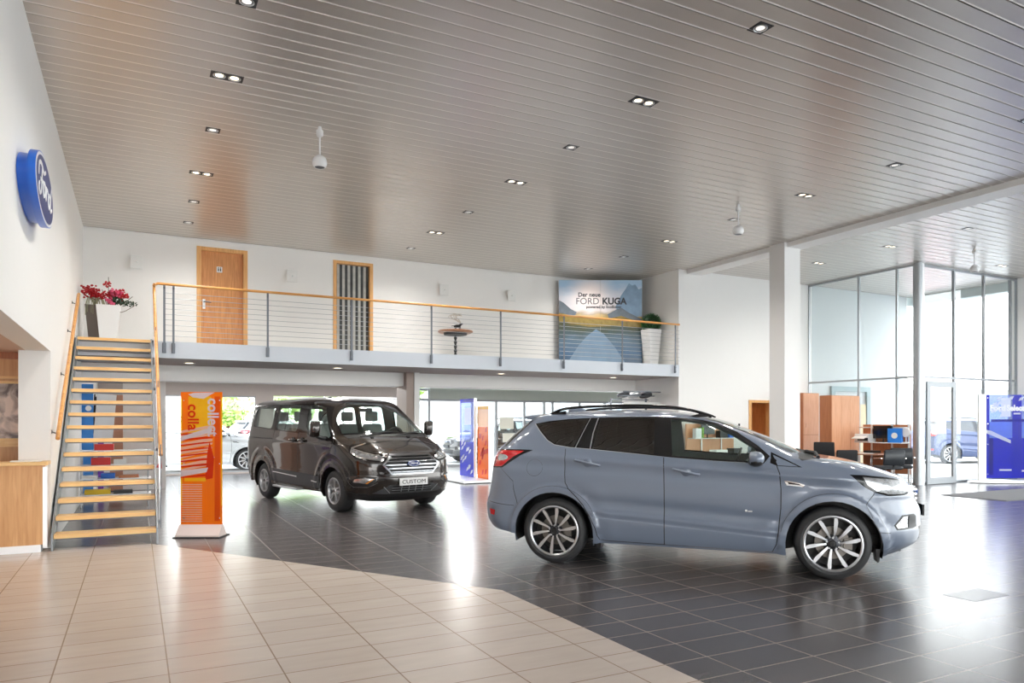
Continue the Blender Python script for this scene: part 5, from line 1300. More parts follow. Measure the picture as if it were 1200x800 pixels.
gm = N.new('ShaderNodeMixRGB'); gm.inputs[2].default_value = rgb(255, 240, 236); Lk.new(gr_.outputs[0], gm.inputs[0]); Lk.new(cr.outputs[0], gm.inputs[1]); Lk.new(gm.outputs[0], B_.inputs['Base Color']); B_.inputs['Roughness'].default_value = .22
PP = thing('picture_panel', 'large two-part mountain lake picture panel with lettering on the gallery', 'picture panel', (9.66, 16.0, ZS), -YAW)
PW = 2.14; PHH = 2.24
m = MB(); m.box(0, PW / 2 - .004, 0, .05, 0, PHH).box(PW / 2 + .004, PW, 0, .05, 0, PHH); m.build('print_board', pt, PP)
mtn = M('print_mountain', rgb(132, 160, 188), .25, noise=.35, nscale=5); mt2 = M('print_hill', rgb(112, 122, 132), .25, noise=.4, nscale=6); gold = M('print_gold_slope', rgb(150, 128, 66), .25, noise=.6, nscale=9)
m = MB(); m.prism([(1.45, 1.55), (1.60, 1.85), (1.72, 2.02), (1.80, 2.16), (1.88, 2.10), (1.96, 2.13), (2.05, 2.0), (2.13, 2.04), (2.135, 1.30), (1.6, 1.3)], -.003, 0, 'y'); m.build('print_mountain', mtn, PP)
m = MB(); m.prism([(.005, 1.72), (.12, 1.66), (.30, 1.50), (.46, 1.42), (.42, 1.34), (.005, 1.32)], -.004, 0, 'y'); m.prism([(1.25, 1.36), (1.5, 1.50), (1.62, 1.52), (1.80, 1.40), (2.13, 1.24), (2.13, 1.12), (1.3, 1.22)], -.004, 0, 'y'); m.build('print_hills', mt2, PP)
m = MB(); m.prism([(.005, 1.40), (.2, 1.36), (.5, 1.28), (.9, 1.22), (1.3, 1.26), (1.6, 1.32), (1.9, 1.22), (2.13, 1.16), (2.13, 1.02), (1.4, 1.06), (.8, 1.04), (.3, 1.12), (.005, 1.18)], -.005, 0, 'y'); m.build('print_slopes', gold, PP)
glow_c = M('print_glow', rgb(250, 236, 232), .25)
m = MB(); m.prism([(.22, .12), (.50, .55), (.72, .80), (.95, .98), (1.15, .86), (1.45, .50), (1.70, .12)], -.002, 0, 'y'); m.build('print_reflection', M('print_lake_reflection', rgb(116, 142, 168), .25, noise=.25, nscale=3), PP)
ink = M('print_ink', rgb(52, 54, 60), .4)
ink2 = M('print_ink_light', rgb(104, 104, 110), .4)
text_mesh('panel_lettering', 'Der neue', .15, ink, PP, (.49, -.006, 1.86), (PI / 2, 0, 0), bold=.004, align='LEFT')
text_mesh('panel_lettering', 'FORD', .235, ink2, PP, (.43, -.006, 1.69), (PI / 2, 0, 0), bold=.001, align='LEFT', sx=.98)
text_mesh('panel_lettering', 'KUGA', .235, ink, PP, (1.11, -.006, 1.69), (PI / 2, 0, 0), bold=.008, align='LEFT', sx=.96)
text_mesh('panel_lettering', 'powered by EcoBoost', .10, ink, PP, (.70, -.006, 1.55), (PI / 2, 0, 0), bold=.002, align='LEFT')

# ---------- film stands ----------
def film(name, col, a=.3, tr=.35):
    m = bpy.data.materials.new(name); m.use_nodes = True; nt = m.node_tree; N = nt.nodes; L = nt.links; b = N['Principled BSDF']; o = N['Material Output']
    nz = N.new('ShaderNodeTexNoise'); nz.inputs['Scale'].default_value = 4; c = N.new('ShaderNodeMixRGB'); c.inputs[1].default_value = tuple(x * .9 for x in col[:3]) + (1,); c.inputs[2].default_value = tuple(min(1, x * 1.05) for x in col[:3]) + (1,); L.new(nz.outputs['Fac'], c.inputs[0])
    L.new(c.outputs[0], b.inputs['Base Color']); b.inputs['Roughness'].default_value = .15
    t = N.new('ShaderNodeBsdfTranslucent'); L.new(c.outputs[0], t.inputs['Color']); mx = N.new('ShaderNodeMixShader'); mx.inputs[0].default_value = tr; L.new(b.outputs[0], mx.inputs[1]); L.new(t.outputs[0], mx.inputs[2])
    tp = N.new('ShaderNodeBsdfTransparent'); tp.inputs['Color'].default_value = tuple(min(1, x * .9 + .1) for x in col[:3]) + (1,); m2 = N.new('ShaderNodeMixShader'); m2.inputs[0].default_value = a; L.new(mx.outputs[0], m2.inputs[1]); L.new(tp.outputs[0], m2.inputs[2]); L.new(m2.outputs[0], o.inputs[0])
    return m
f_or = film('orange_film', (1, .30, .01), .10, .5); f_ye = film('yellow_film', (1, .72, .02), .10, .5); f_re = film('red_film', (.80, .05, .005), .1, .4); f_wh = film('pale_film', (.95, .72, .55), .15, .5); f_do = film('deep_orange_film', (.85, .13, .005), .1, .4)
f_bl = film('blue_film', (.01, .02, .62), .22, .4); f_bd = film('deep_blue_film', (.008, .012, .38), .2, .4); f_lb = film('light_blue_film', (.25, .38, .85), .45, .4); f_cl = film('clear_blue_film', (.55, .62, .95), .8, .3)
f_ww = film('white_film', (.88, .90, .96), .2, .5)
yawb = math.atan2(10.19 - 10.44, 1.014 - .54)
OB = thing('display_stand', 'upright orange and yellow film display stand on a small white foot by the stairs', 'display stand', (.525, 10.44, 0), yawb)
W_ = .545
def sheet(par, name, mat, poly, y): m = MB(); m.prism(poly, y - .0008, y, 'y'); return m.build(name, mat, par)
rec = lambda x0, x1, z0, z1: [(x0, z0), (x1, z0), (x1, z1), (x0, z1)]
m = MB(); m.box(0, W_, 0, .006, .15, 1.89); m.build('film_panel', f_or, OB)
sheet(OB, 'yellow_print', f_ye, rec(.10, .40, 1.34, 1.83), -.001)
sheet(OB, 'yellow_edge', f_ye, rec(0, .02, .4, 1.8), -.001); sheet(OB, 'yellow_edge', f_ye, rec(W_ - .015, W_, .4, 1.8), -.001)
sheet(OB, 'deep_band', f_do, rec(W_ - .10, W_ - .03, .2, 1.83), -.001)
m = MB(); R8 = random.Random(3)
for i in range(11):
    z = .80 + i * .055; s0 = .08 * R8.random(); m.prism([(0, z), (.3 + .15 * R8.random(), z + .06 + s0 * .3), (.42, z + .085 + s0 * .3), (.36, z + .10), (0, z + .022 + .02 * R8.random())], -.0028, -.002, 'y')
m.build('pale_streaks', f_wh, OB)
m = MB()
for i in range(9):
    z = .76 + i * .07; m.prism([(0, z), (.25 + .15 * R8.random(), z + .03), (.44, z + .05), (.30, z + .055), (0, z + .018)], -.0036, -.003, 'y')
m.prism([(.32, .74), (.42, .76), (.44, 1.02), (.38, 1.24), (.35, 1.1)], -.0036, -.003, 'y'); m.build('red_streaks', f_re, OB)
m = MB(); m.prism([(.0, 1.30), (.30, 1.40), (.42, 1.42), (.40, 1.36), (0, 1.25)], -.0042, -.0036, 'y'); m.build('pale_highlight', f_ww, OB); m = MB(); m.prism([(.1, 1.86), (.18, 1.88), (.45, 1.885), (.30, 1.80), (.16, 1.82)], -.0042, -.0036, 'y'); m.build('pale_highlight', f_ww, OB); m = MB(); m.prism([(.0, .78), (.34, .84), (.36, .90), (.0, .86)], -.0042, -.0036, 'y'); m.build('pale_highlight', f_ww, OB)
sheet(OB, 'yellow_bar', f_ye, rec(.05, .33, .72, .765), -.004)
m = MB()
for i in range(17): m.box(.01, .28, -.002, -.001, .19 + i * .03, .203 + i * .03)
m.build('pale_stripes', f_wh, OB)
text_mesh('stand_lettering', 'collect', .20, f_ww, OB, (.42, -.005, 1.56), (PI / 2, PI / 2, 0), bold=.004, sx=.93)
text_mesh('stand_lettering', 'colla', .20, f_re, OB, (.16, -.005, 1.56), (PI / 2, PI / 2, 0), bold=.004, sx=.93)
for x in (.045, W_ - .03):
    for z in (1.78, .95, .24): m = MB(); m.lathe([(0, -.012), (.008, -.012), (.010, 0)], c=(x, 0, z), axis='y', n=10, cap=False); m.build('fixing_stud', chrome, OB)
m = MB(); m.prism([(-.14, .0), (.10, .0), (.10, .03), (.02, .155), (-.02, .155), (-.14, .03)], -.01, W_ + .01, 'x'); fo = m.build('foot', M('foot_pink_white', rgb(226, 210, 204), .35), OB)
m = MB(); m.box(-.03, W_ + .03, -.17, .17, 0, .012); m.build('foot_plate', black_p, fo)

# blue and orange pair on a white platform
PF_ = thing('display_platform', 'low white platform carrying the blue and orange film displays', 'platform', (7.0, 16.0, 0))
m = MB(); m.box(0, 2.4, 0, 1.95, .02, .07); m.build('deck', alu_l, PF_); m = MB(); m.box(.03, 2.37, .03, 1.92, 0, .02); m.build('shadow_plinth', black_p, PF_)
BS = thing('display_stand', 'tall blue film display panel on the low platform behind the van', 'display stand', (7.72, 18.0 - .1, .07), -PI / 2)
m = MB(); m.box(0, .95, 0, .006, 0, 2.03); m.build('film_panel', f_cl, BS)
sheet(BS, 'blue_header', f_bl, rec(0, .95, 1.93, 2.03), -.001); sheet(BS, 'blue_edge', f_bl, rec(0, .07, .9, 1.93), -.001); sheet(BS, 'blue_edge', f_bl, rec(.89, .95, .9, 1.93), -.001)
sheet(BS, 'blue_field', f_bl, rec(0, .95, 0, .9), -.001)
m = MB(); R9 = random.Random(12)
for i in range(18):
    x, z = R9.uniform(.02, .8), R9.uniform(.05, .95); m.prism([(x, z), (x + .12, z + .05), (x + .16, z + .13), (x + .05, z + .10)], -.0028, -.002, 'y')
m.build('white_splashes', f_ww, BS)
sheet(BS, 'white_window', f_ww, rec(.30, .72, 1.35, 1.80), -.003)
m = MB(); m.box(.95, .975, -.03, .04, 0, 2.04); m.build('post', alu_l, BS)
OS = thing('display_stand', 'orange and red film display panel beside the blue panel on the low platform', 'display stand', (7.76, 16.86, .07), -PI / 2)
m = MB(); m.box(0, .72, 0, .006, 0, 1.82); m.build('film_panel', f_wh, OS)
sheet(OS, 'yellow_header', f_ye, rec(0, .72, 1.74, 1.82), -.001); sheet(OS, 'orange_field', f_or, rec(0, .72, 0, 1.30), -.001)
m = MB()
for i in range(16):
    x, z = R9.uniform(.02, .6), R9.uniform(.05, 1.2); m.prism([(x, z), (x + .10, z + .03), (x + .12, z + .15), (x + .03, z + .12)], -.0028, -.002, 'y')
m.build('red_splashes', f_re, OS)
m = MB(); m.box(.72, .745, -.04, .10, 0, 1.83); m.build('post', alu_l, OS)

# big blue stand at the right
BB = thing('display_stand', 'wide blue film display stand with white lettering beside the glass entrance door', 'display stand', (18.32, 10.50, 0), -YAW)
m = MB(); m.box(0, .17, -.02, .05, .05, 2.17); m.build('post', alu_l, BB)
m = MB(); m.box(.17, 1.75, 0, .008, .12, 2.16); m.build('film_panel', f_cl, BB)
sheet(BB, 'blue_lower', f_bl, rec(.17, 1.75, .12, 1.10), -.001); sheet(BB, 'light_band', f_lb, rec(.17, 1.75, 1.10, 1.5), -.0012)
sheet(BB, 'blue_edge', f_bl, rec(.17, .26, .5, 2.16), -.002); sheet(BB, 'blue_mid', f_bl, rec(.82, 1.05, .15, 2.16), -.003); sheet(BB, 'blue_header', f_bd, rec(.30, 1.75, 1.50, 1.56), -.003); sheet(BB, 'blue_side', f_bl, rec(1.25, 1.75, .15, 1.10), -.003)
sheet(BB, 'dark_line', f_bd, rec(.26, .35, .2, 1.1), -.004)
m = MB(); m.prism([(.18, 1.30), (.30, 1.28), (.78, 1.05), (.78, .97), (.18, 1.22)], -.006, -.005, 'y').box(.5, .8, -.006, -.005, .30, .34).box(1.05, 1.25, -.006, -.005, .28, .32).box(.85, 1.02, -.006, -.005, 1.68, 1.72)
for i in range(16):
    x, z = R9.uniform(.28, 1.2), R9.uniform(1.6, 2.05); m.prism([(x, z), (x + .10, z + .02), (x + .14, z + .10), (x + .04, z + .08)], -.006, -.005, 'y')
m.box(.55, .78, -.0065, -.0055, 1.62, 2.08); m.build('white_print', f_ww, BB)
text_mesh('stand_lettering', 'Ford', .20, white_p, BB, (.27, -.008, 1.83), (PI / 2, 0, 0), bold=.008, align='LEFT')
text_mesh('stand_lettering', 'Selected', .20, white_p, BB, (.68, -.008, 1.83), (PI / 2, 0, 0), bold=.008, align='LEFT', sx=.9)
for z in (2.08, 1.45, .95, .22): m = MB(); m.lathe([(0, -.014), (.010, -.014), (.012, 0)], c=(.215, 0, z), axis='y', n=10, cap=False); m.build('fixing_stud', chrome, BB)
m = MB(); m.prism([(-.28, .0), (.30, -.20), (1.8, -.20), (1.8, .35), (.2, .30)], .015, .06, 'z'); fo = m.build('foot', alu_l, BB)
m = MB(); m.prism([(-.22, .01), (.30, -.17), (1.78, -.17), (1.78, .32), (.2, .27)], 0, .015, 'z'); m.build('foot_plate', black_p, fo)
# entrance mat
m = MB(); m.box(14.6, 18.6, 7.86, 9.12, 0.0, .012); tag(m.build('entrance_mat', M('mat_grey', rgb(112, 112, 114), .9, noise=.3, nscale=200, bump=.3, bscale=300)), 'grey rectangular entrance mat lying on the tiles before the glass facade', 'mat')

# ---------- office corner ----------
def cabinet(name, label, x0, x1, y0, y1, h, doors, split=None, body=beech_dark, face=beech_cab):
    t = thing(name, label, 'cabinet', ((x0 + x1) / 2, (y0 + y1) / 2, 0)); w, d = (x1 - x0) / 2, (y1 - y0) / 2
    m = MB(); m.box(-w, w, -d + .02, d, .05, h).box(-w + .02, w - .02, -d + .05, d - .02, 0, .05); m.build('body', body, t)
    zs = [(.06, h - .01)] if not split else [(.06, split - .006), (split + .006, h - .01)]
    for k in range(doors):
        a = -w + 2 * w * k / doors; b = -w + 2 * w * (k + 1) / doors
        for z0, z1 in zs:
            m = MB(); m.box(a + .004, b - .004, -d, -d + .02, z0, z1); dd = m.build('door', face, t)
            if k % 2 == 0:
                zc = z0 + .25 * (z1 - z0) if z0 < .1 else z0 + .25; xh = a + .05 if doors == 1 else b - .04
                m = MB(); m.tube([(xh, -d, zc - .06), (xh, -d - .03, zc - .05), (xh, -d - .03, zc + .05), (xh, -d, zc + .06)], .006, 6); m.build('handle', chrome, dd)
    return t
cabinet('tall_cabinet', 'narrow two-door beech cabinet right of the white column', 15.80, 16.40, 13.58, 13.98, 2.27, 1, 1.15)
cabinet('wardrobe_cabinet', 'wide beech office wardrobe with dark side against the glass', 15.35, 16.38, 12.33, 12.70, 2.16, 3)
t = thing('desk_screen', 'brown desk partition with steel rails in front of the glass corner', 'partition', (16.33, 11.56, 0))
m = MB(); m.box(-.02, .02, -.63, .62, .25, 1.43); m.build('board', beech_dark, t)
for y in (-.63, -.20, .35): m = MB(); m.box(-.05, -.02, y, y + .035, 0, 1.44); m.build('upright', alu_l, t)
m = MB(); m.box(-.06, -.03, -.60, .70, 1.34, 1.375); m.build('top_rail', alu_l, t)
m = MB(); m.box(-.30, -.02, -.60, .66, .98, 1.0); m.build('shelf', paper, t)
t = thing('office_desk', 'beech office table with rounded end before the brown partition', 'desk', (15.62, 11.68, 0))
m = MB(); m.prism([(.60, -.50), (.60, .60), (-.1, .60), (-.1, .45)] + [(-.1 - .42 * math.sin(a), .15 + .45 * math.cos(a) * 1.0 - .12 * (1 - math.cos(a))) for a in np.linspace(.2, 3.0, 14)] + [(-.1, -.50)], .715, .745, 'z'); m.build('tabletop', table_wood, t)
for x, y in ((.5, -.42), (.5, .5), (-.25, 0)): m = MB(); m.bar((x, y, 0), (x, y, .715), .025, 10); m.build('leg', alu_l, t)
def monitor(loc, rz, label, w=.50, h=.31):
    t = thing('computer_monitor', label, 'monitor', loc, rz)
    m = MB(); m.rbox(-w / 2, w / 2, -.02, .02, .09, .09 + h, .008); m.build('screen', black_g, t)
    m = MB(); m.bar((0, .02, 0), (0, .02, .2), .018, 8); m.rbox(-.11, .11, -.07, .09, 0, .012, .01); m.build('stand', black_p, t)
    return t
monitor((16.15, 11.52, 1.0), -PI / 2, 'black monitor on the shelf of the brown partition')
def box_thing(nm, label, cat, x0, x1, y0, y1, z0, z1, mat, r=.004, rz=0, extra=None):
    t = MB(); cx, cy = (x0 + x1) / 2, (y0 + y1) / 2; t.rbox(x0 - cx, x1 - cx, y0 - cy, y1 - cy, 0, z1 - z0, r)
    if extra: extra(t, x0 - cx, x1 - cx, y0 - cy, y1 - cy, z1 - z0)
    return tag(t.build(nm, mat, loc=(cx, cy, z0), rz=rz), label, cat)
t = thing('desk_printer', 'white desktop printer with paper trays left of the black monitor', 'printer', (16.12, 11.98, 1.0))
m = MB(); m.rbox(-.14, .14, -.20, .20, 0, .20, .02); m.build('housing', white_p, t); m = MB(); m.obox((-.17, .02, .12), .20, .34, .012, ry=-.4); m.build('paper_tray', paper, t); m = MB(); m.box(-.16, -.13, -.18, .10, .03, .10); m.build('slot', black_p, t)
t = thing('gift_box', 'blue box with a white print on the partition shelf', 'box', (16.1, 11.16, 1.0), .25)
m = MB(); m.rbox(-.05, .05, -.16, .16, 0, .34, .01); m.build('carton', M('bright_blue_card', (.02, .22, .75), .4), t); m = MB(); m.lathe([(0, -.052), (.07, -.052), (.07, -.05)], c=(0, 0, .17), axis='x', n=20); m.build('round_print', paper, t)
t = thing('desk_fan', 'small white round desk fan right of the blue box', 'fan', (16.18, 10.94, 1.0))
m = MB(); m.lathe([(0, -.03), (.10, -.03), (.12, 0), (.10, .03), (0, .03)], c=(0, 0, .25), axis='x', n=28); m.build('cage', white_p, t, smooth=50); m = MB(); m.bar((0, 0, .02), (0, 0, .15), .012); m.lathe([(0, 0), (.08, 0), (.08, .02), (0, .02)], n=20); m.build('base', white_p, t)
box_thing('document_tray', 'black document tray lying on the office table', 'tray', 15.75, 16.05, 11.5, 11.75, .745, .80, black_p)
box_thing('open_brochure', 'white brochures spread on the round end of the office table', 'brochures', 15.3, 15.6, 11.3, 11.6, .745, .752, paper, .002, .4)
t = thing('desk_telephone', 'black desk telephone on the office table', 'telephone', (15.95, 11.2, .745)); m = MB(); m.obox((0, 0, .03), .16, .20, .03, ry=.2); m.build('base', black_p, t); m = MB(); m.tube([(-.02, -.09, .07), (-.02, 0, .085), (-.02, .09, .07)], [.022, .013, .022], 8); m.build('handset', black_p, t)
def office_chair(loc, rz, label, mat, back=1.0, arms=False, five=True):
    t = thing('office_chair', label, 'chair', loc, rz)
    m = MB(); m.rbox(-.25, .25, -.25, .25, .42, .50, .05, 4); m.build('seat', mat, t, smooth=50)
    m = MB(); m.rbox(-.24, .24, -.03, .03, .52, back, .03, 4); m.v = [(x * (1 - .12 * (z - .52)), y + .27 + .12 * (z - .52), z) for x, y, z in m.v]; m.build('backrest', mat, t, smooth=50)
    if five:
        m = MB(); m.bar((0, 0, .08), (0, 0, .42), .03, 10); m.build('column', black_p, t)
        for k in range(5):
            a = 2 * PI * k / 5; m = MB(); m.bar((0, 0, .10), (.28 * math.cos(a), .28 * math.sin(a), .07), .016, 6); lg = m.build('leg', black_p, t); m = MB(); m.lathe([(0, -.02), (.03, -.02), (.03, .02), (0, .02)], c=(.28 * math.cos(a), .28 * math.sin(a), .03), axis='y', n=12); m.build('caster', black_p, lg)
    else:
        for s in (-1, 1): m = MB(); m.tube([(s * .27, .28, .68), (s * .27, -.22, .66), (s * .27, -.24, .02), (s * .27, .25, .02)], .012, 8); m.build('leg', chrome, t, smooth=60)
    m = MB(); m.bar((0, .24, .44), (0, .29, .60), .02); m.build('back_support', black_p, t)
    if arms:
        for s in (-1, 1): m = MB(); m.tube([(s * .26, .2, .45), (s * .29, .1, .66), (s * .29, -.16, .67)], .018, 8); m.build('armrest', black_p, t)
    return t
office_chair((14.75, 12.05, 0), 2.2, 'black office chair with tall backrest in front of the beech wardrobe', dark_fab, 1.02, True)
office_chair((14.42, 11.32, 0), 2.6, 'black office chair with low backrest just behind the SUV bonnet', dark_fab, .86, True)
leath = M('black_leather', (.03, .035, .042), .35, noise=.1, nscale=20)
office_chair((15.19, 10.72, 0), 2.66, 'black leather visitor chair with chrome frame turned to the office table', leath, .86, False, False)
office_chair((15.83, 10.86, 0), 2.3, 'black visitor chair beside the steel corner column', leath, .90, False, False)
# second desk behind the SUV, seen through its windows
t = thing('office_desk', 'white topped office desk seen through the SUV front window', 'desk', (12.55, 13.2, 0))
m = MB(); m.box(-.6, 1.0, -.35, .35, .72, .75).box(-.6, -.57, -.33, .33, 0, .72).box(.97, 1.0, -.33, .33, 0, .72).box(-.57, .97, .28, .30, .25, .72); m.build('tabletop', paper, t)
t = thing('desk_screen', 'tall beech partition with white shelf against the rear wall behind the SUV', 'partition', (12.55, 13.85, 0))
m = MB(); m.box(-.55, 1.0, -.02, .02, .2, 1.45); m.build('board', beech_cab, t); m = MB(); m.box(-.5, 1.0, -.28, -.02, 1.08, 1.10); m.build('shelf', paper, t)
for x in (-.1, .55): m = MB(); m.box(x, x + .03, -.05, -.02, 0, 1.46); m.build('upright', alu_l, t)
monitor((12.55, 13.68, 1.10), 0, 'black monitor on the white shelf seen through the SUV window', .42, .28)
box_thing('storage_box', 'white storage box on the shelf left of the monitor behind the SUV', 'box', 12.12, 12.30, 13.62, 13.75, 1.10, 1.34, white_p); box_thing('folder', 'green and white folder standing on the shelf behind the SUV', 'folder', 12.33, 12.37, 13.62, 13.78, 1.10, 1.36, green_p)
box_thing('storage_box', 'black equipment case on the shelf right of the monitor behind the SUV', 'box', 12.90, 13.15, 13.62, 13.78, 1.10, 1.28, black_p); box_thing('storage_box', 'blue carton on the shelf end behind the SUV', 'box', 13.2, 13.35, 13.62, 13.78, 1.10, 1.26, blue_p)
box_thing('document_tray', 'white paper tray on the desk behind the SUV', 'tray', 12.2, 12.55, 13.0, 13.25, .75, .83, paper); box_thing('document_tray', 'black letter tray on the desk behind the SUV', 'tray', 12.75, 13.0, 13.0, 13.25, .75, .86, black_p)

# alloy wheel rack
t = thing('alloy_wheel_rack', 'tall display rack with dark alloy rims under a slanted board beside the gallery end wall', 'rack', (11.25, 14.95, 0), 0)
m = MB()
for y_ in (-.36, -.1, .16, .36): m.obox((0, y_ * .94, 2.12 - y_ * .365), 1.15, .03, .025)
m.build('top_frame', steel, t)
m = MB(); m.box(-.57, .57, -.36, -.34, 1.93, 1.99); m.box(-.57, .57, -.34, .30, 1.93, 1.94); m.build('shelf', paper, t)
for x in (-.55, .55): m = MB(); m.box(x - .02, x + .02, .2, .24, 0, 2.1); m.build('post', steel, t)
for k, x in enumerate((-.35, 0, .35)):
    m = MB(); m.lathe([(.03, .0), (.16, .0), (.17, .03), (.165, .05), (.15, .02), (.04, .02)], n=24, cap=False)
    for j in range(5): a = 2 * PI * j / 5; m.bar((.02 * math.cos(a), .02 * math.sin(a), .03), (.155 * math.cos(a), .155 * math.sin(a), .03), .014, 5)
    R = Matrix.Translation((x, -.04, 2.15)) @ Matrix.Rotation(-.35, 4, 'X'); m.v = [tuple(R @ Vector(v)) for v in m.v]
    tag(m.build('rim_exhibit', rim_dark if k != 1 else silver, loc=(11.25, 14.95, 0)), ['dark alloy rim at the window side end of the tall rack', 'silver alloy rim in the middle of the tall rack', 'dark alloy rim at the wall end of the tall rack'][k], 'rim', 'alloy rims on the rack')

# things behind the stairs
t = thing('brochure_rack', 'steel brochure rack with glass trays standing behind the stair treads', 'rack', (-.35, 14.9, 0))
for x in (-.50, .55):
    for y in (-.18, .18): m = MB(); m.bar((x, y, 0), (x, y, 1.0), .012, 8); m.build('leg', alu, t)
for z in (.20, .48, .72, .98): m = MB(); m.box(-.54, .60, -.22, .22, z, z + .012); m.build('tray', alu_l, t)
RK = [('red_box', 'flat red box on the top tray of the brochure rack', 'box', -.30, .0, .992, 1.10, red_p), ('red_box', 'red and white carton below the flat red box', 'box', -.35, -.05, .732, .86, red_p), ('brochure_stack', 'checked white brochure stack beside the red carton', 'brochures', .0, .2, .732, .82, paper),
      ('brochure_stack', 'yellow brochure stack on the lowest rack tray', 'brochures', -.45, -.05, .212, .29, yellow_p), ('brochure_stack', 'dark brochure stack on the lowest rack tray', 'brochures', .0, .3, .212, .27, black_p), ('brochure_stack', 'blue brochure stack on the middle rack tray', 'brochures', -.20, .02, .492, .58, blue_p),
      ('brochure_stack', 'brown brochure stack on the middle rack tray', 'brochures', .08, .40, .492, .54, beech_dark), ('brochure_stack', 'white brochure stack on the middle rack tray near the wall', 'brochures', -.5, -.25, .492, .54, paper), ('box_purple', '', '', 0, 0, 0, 0, None)]
for nm, lb, ct, a, b, z0, z1, mt in RK[:-1]: box_thing(nm, lb, ct, -.35 + a, -.35 + b, 14.78, 15.02, z0, z1, mt)
t = thing('banner_stand', 'narrow blue roll-up banner with white emblem behind the stairs', 'banner', (-.80, 15.6, 0))
m = MB(); m.box(-.09, .10, 0, .012, .05, 2.2); m.build('banner_cloth', M('mid_blue_print', (.03, .22, .62), .5), t); m = MB(); m.rbox(-.10, .11, -.08, .08, 0, .06, .01); m.build('banner_base', alu, t); m = MB(); m.lathe([(0, -.003), (.05, -.003), (.05, 0)], c=(0.02, 0, 1.75), axis='y', n=20); m.build('emblem', paper, t)
t = thing('tall_cabinet', 'tall brown cabinet behind the stairs near the rear wall', 'cabinet', (-.34, 17.3, 0))
m = MB(); m.box(-.16, .10, -.02, .4, .06, 2.06); m.build('body', M('brown_laminate', rgb(168, 118, 92), .5), t); m = MB(); m.box(-.15, .09, .0, .38, 0, .06); m.build('plinth', black_p, t)
t = thing('poster_stand', 'leaning white poster board with dark frame behind the stairs', 'poster', (-.58, 16.6, 0))
m = MB(); m.obox((0, 0, 1.15), .34, .02, 1.8, ry=.08); m.build('board', paper, t); m = MB(); m.bar((-.22, 0, 0), (-.14, 0, 2.05), .014, 6); m.bar((-.19, .1, 0), (-.12, 0, 2.0), .014, 6); m.build('support_pole', black_p, t)
box_thing('purple_carton', 'small purple carton on the poster ledge behind the stairs', 'box', -.66, -.56, 16.35, 16.5, 0, 1.15, purple_p)
wp = MB(); wp.box(-.27 + .02, .60, 18.0, 18.06, 0, 2.4); struct(wp.build('wall_partition', white_wall))
t = thing('information_sign', 'red arrow marker on a slim stand beside the stair foot', 'marker', (.32, 12.4, 0)); m = MB(); m.bar((0, 0, 0), (0, 0, .95), .01); m.build('pole', alu_l, t); m = MB(); m.prism([(-.04, .80), (.03, .95), (.04, .78)], -.005, .005, 'y'); m.build('arrow', red_p, t)
# ---------- outside ----------
def recolor(p, extra=None):
    d = {'blue_grey_paint': p}
    if extra: d.update(extra)
    return d
gz = -.03
dup(SUV, (.35, 24.6, gz), 0.0, 'silver white car parked outside the left rear window', None, recolor(paint_silver, {'privacy_glass': glass_car}))
dup(SUV, (13.9, 25.2, gz), PI, 'black car parked outside behind the film displays', None, recolor(paint_black, {'privacy_glass': glass_car}))
dup(SUV, (27.4 - .8, 16.9, gz), math.radians(-20), 'navy blue car parked outside the glass entrance', None, recolor(paint_navy))
dup(SUV, (31.8, 20.4, gz), math.radians(38), 'red car parked outside, its tail seen through the entrance door', None, recolor(M('red_paint', (.5, .01, .02), .3, coat=1)))
dup(SUV, (4.2, 31.5, gz), 0.3, 'white car parked far outside beyond the left rear window', None, recolor(paint_silver))
def tree(label, x, y, h, R, n, seed, mat=None):
    t = thing('leafy_tree', label, 'tree', (x, y, gz)); r = random.Random(seed)
    m = MB(); m.tube([(0, 0, 0), (.05, 0, h * .4), (0, .1, h * .7)], [.14, .11, .06], 8)
    for k in range(5): a = r.uniform(0, 6.28); m.tube([(0, 0, h * (.35 + .06 * k)), (R * .6 * math.cos(a), R * .6 * math.sin(a), h * (.6 + .05 * k))], [.06, .025], 6)
    m.build('trunk', twig_m, t)
    m = MB()
    for k in range(9):
        a = r.uniform(0, 6.28); q = R * .55 * r.random() ** .5; leaf_quads(m, (q * math.cos(a), q * math.sin(a), h * (.5 + .4 * r.random())), n // 9, R * .5, .16, (1, 1, .8), r)
    m.build('foliage', mat or tree_leaf, t); return t
tree_leaf = M('tree_leaf_green', rgb(176, 204, 110), .6, noise=.5, nscale=3)
tree('green tree standing outside the left rear window', 6.6, 41, 4.6, 2.0, 1500, 1); tree('small green tree outside the left rear window, behind the silver car', 4.2, 40, 3.2, 1.2, 900, 2)
tree('green tree outside just right of the hall column', 11.6, 33, 5.2, 2.2, 2400, 3); tree('leafy tree outside behind the van windows', 7.4, 36, 4.6, 2.0, 1800, 5)
tree('bare looking pale tree outside the glass entrance', 39.5, 17.5, 6.5, 2.0, 500, 4)
t = thing('lamp_post', 'slim red and white lamp post outside the left rear window', 'lamp post', (4.7, 42.0, gz)); m = MB(); m.bar((0, 0, 0), (0, 0, 5), .07, 8); m.build('pole', M('pole_pinkred', rgb(200, 120, 120), .5), t); m = MB(); m.rbox(-.3, .3, -.1, .1, 5.0, 5.1, .03); m.build('lamp_head', alu, t)
b_t = thing('neighbouring_building', 'pale flat-roofed building with grey window frames across the forecourt', 'building', (42, 27, gz), math.radians(-35))
m = MB(); m.box(-9, 9, 0, 6, 0, 3.4); m.build('facade', bl_m, b_t); m = MB(); m.box(-9.3, 9.3, -.4, 6.3, 3.4, 3.75); m.build('roof_edge', alu_l, b_t)
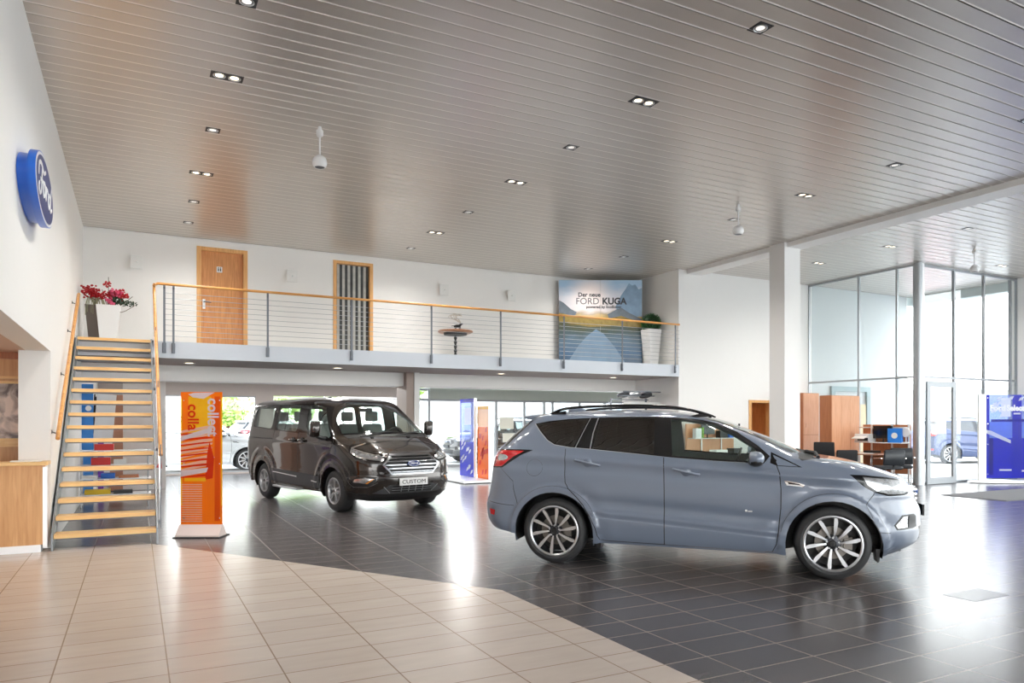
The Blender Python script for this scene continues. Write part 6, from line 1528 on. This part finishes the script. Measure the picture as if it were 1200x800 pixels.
for k, x in enumerate((-7.5, -4.8, -2.1, .6, 3.3, 6.0)):
    m = MB(); m.box(x, x + 1.9, -.04, .02, .4, 2.7); w_ = m.build('window', dk, b_t); m = MB(); m.box(x - .08, x, -.08, 0, .3, 2.8).box(x + 1.9, x + 1.98, -.08, 0, .3, 2.8).box(x - .08, x + 1.98, -.08, 0, 2.7, 2.82).box(x + .9, x + .98, -.08, 0, .4, 2.7); m.build('window_frame', alu, w_)
b2 = thing('white_hall_building', 'long white building beyond the rear windows', 'building', (14, 46, gz))
m = MB(); m.box(2, 26, 0, 8, 0, 4.2); m.build('facade', bl_m, b2); m = MB(); m.box(1.8, 26.2, -.3, 8.2, 4.2, 4.5); m.build('roof_edge', alu_l, b2)
for k in range(7): m = MB(); m.box(3 + 3.2 * k, 5 + 3.2 * k, -.05, .02, .9, 2.6); m.build('window', dk, b2)
# posters and pull handle on the rear glass door
t = thing('door_pull', 'vertical steel pull handle on the rear glass door', 'handle', (10.98 - 7.9, -.1, 1.05)); m = MB(); m.bar((0, -.06, -.3), (0, -.06, .3), .016, 8); m.bar((0, -.06, -.2), (0, .05, -.2), .01); m.bar((0, -.06, .2), (0, .05, .2), .01); m.build('grip', steel, t); t.parent = bpy.data.objects['window_3']; del t['label']; del t['category']
for k, (x, z, w2, h2, mt, lb) in enumerate(((10.35, 1.62, .5, .35, yellow_p, 'pale yellow notice on the rear glass door'), (10.4, 1.1, .45, .3, green_p, 'pale green notice low on the rear glass door'), (11.4, 1.45, .55, .4, paper, 'white notice on the rear glass right of the pull handle'), (11.5, .95, .5, .3, M('peach_card', rgb(240, 205, 180), .6), 'peach notice on the rear glass beside the blue panel'))):
    m = MB(); m.rbox(-w2 / 2, w2 / 2, 0, .004, -h2 / 2, h2 / 2, .001); tag(m.build('window_notice', M('pale_' + str(k), tuple(.5 + .5 * c for c in mt.node_tree.nodes['Mix'].inputs[2].default_value[:3]) if 'Mix' in mt.node_tree.nodes else (.8, .8, .7), .6), loc=(x, YH + .075, z)), lb, 'notice', 'notices on the rear glass')
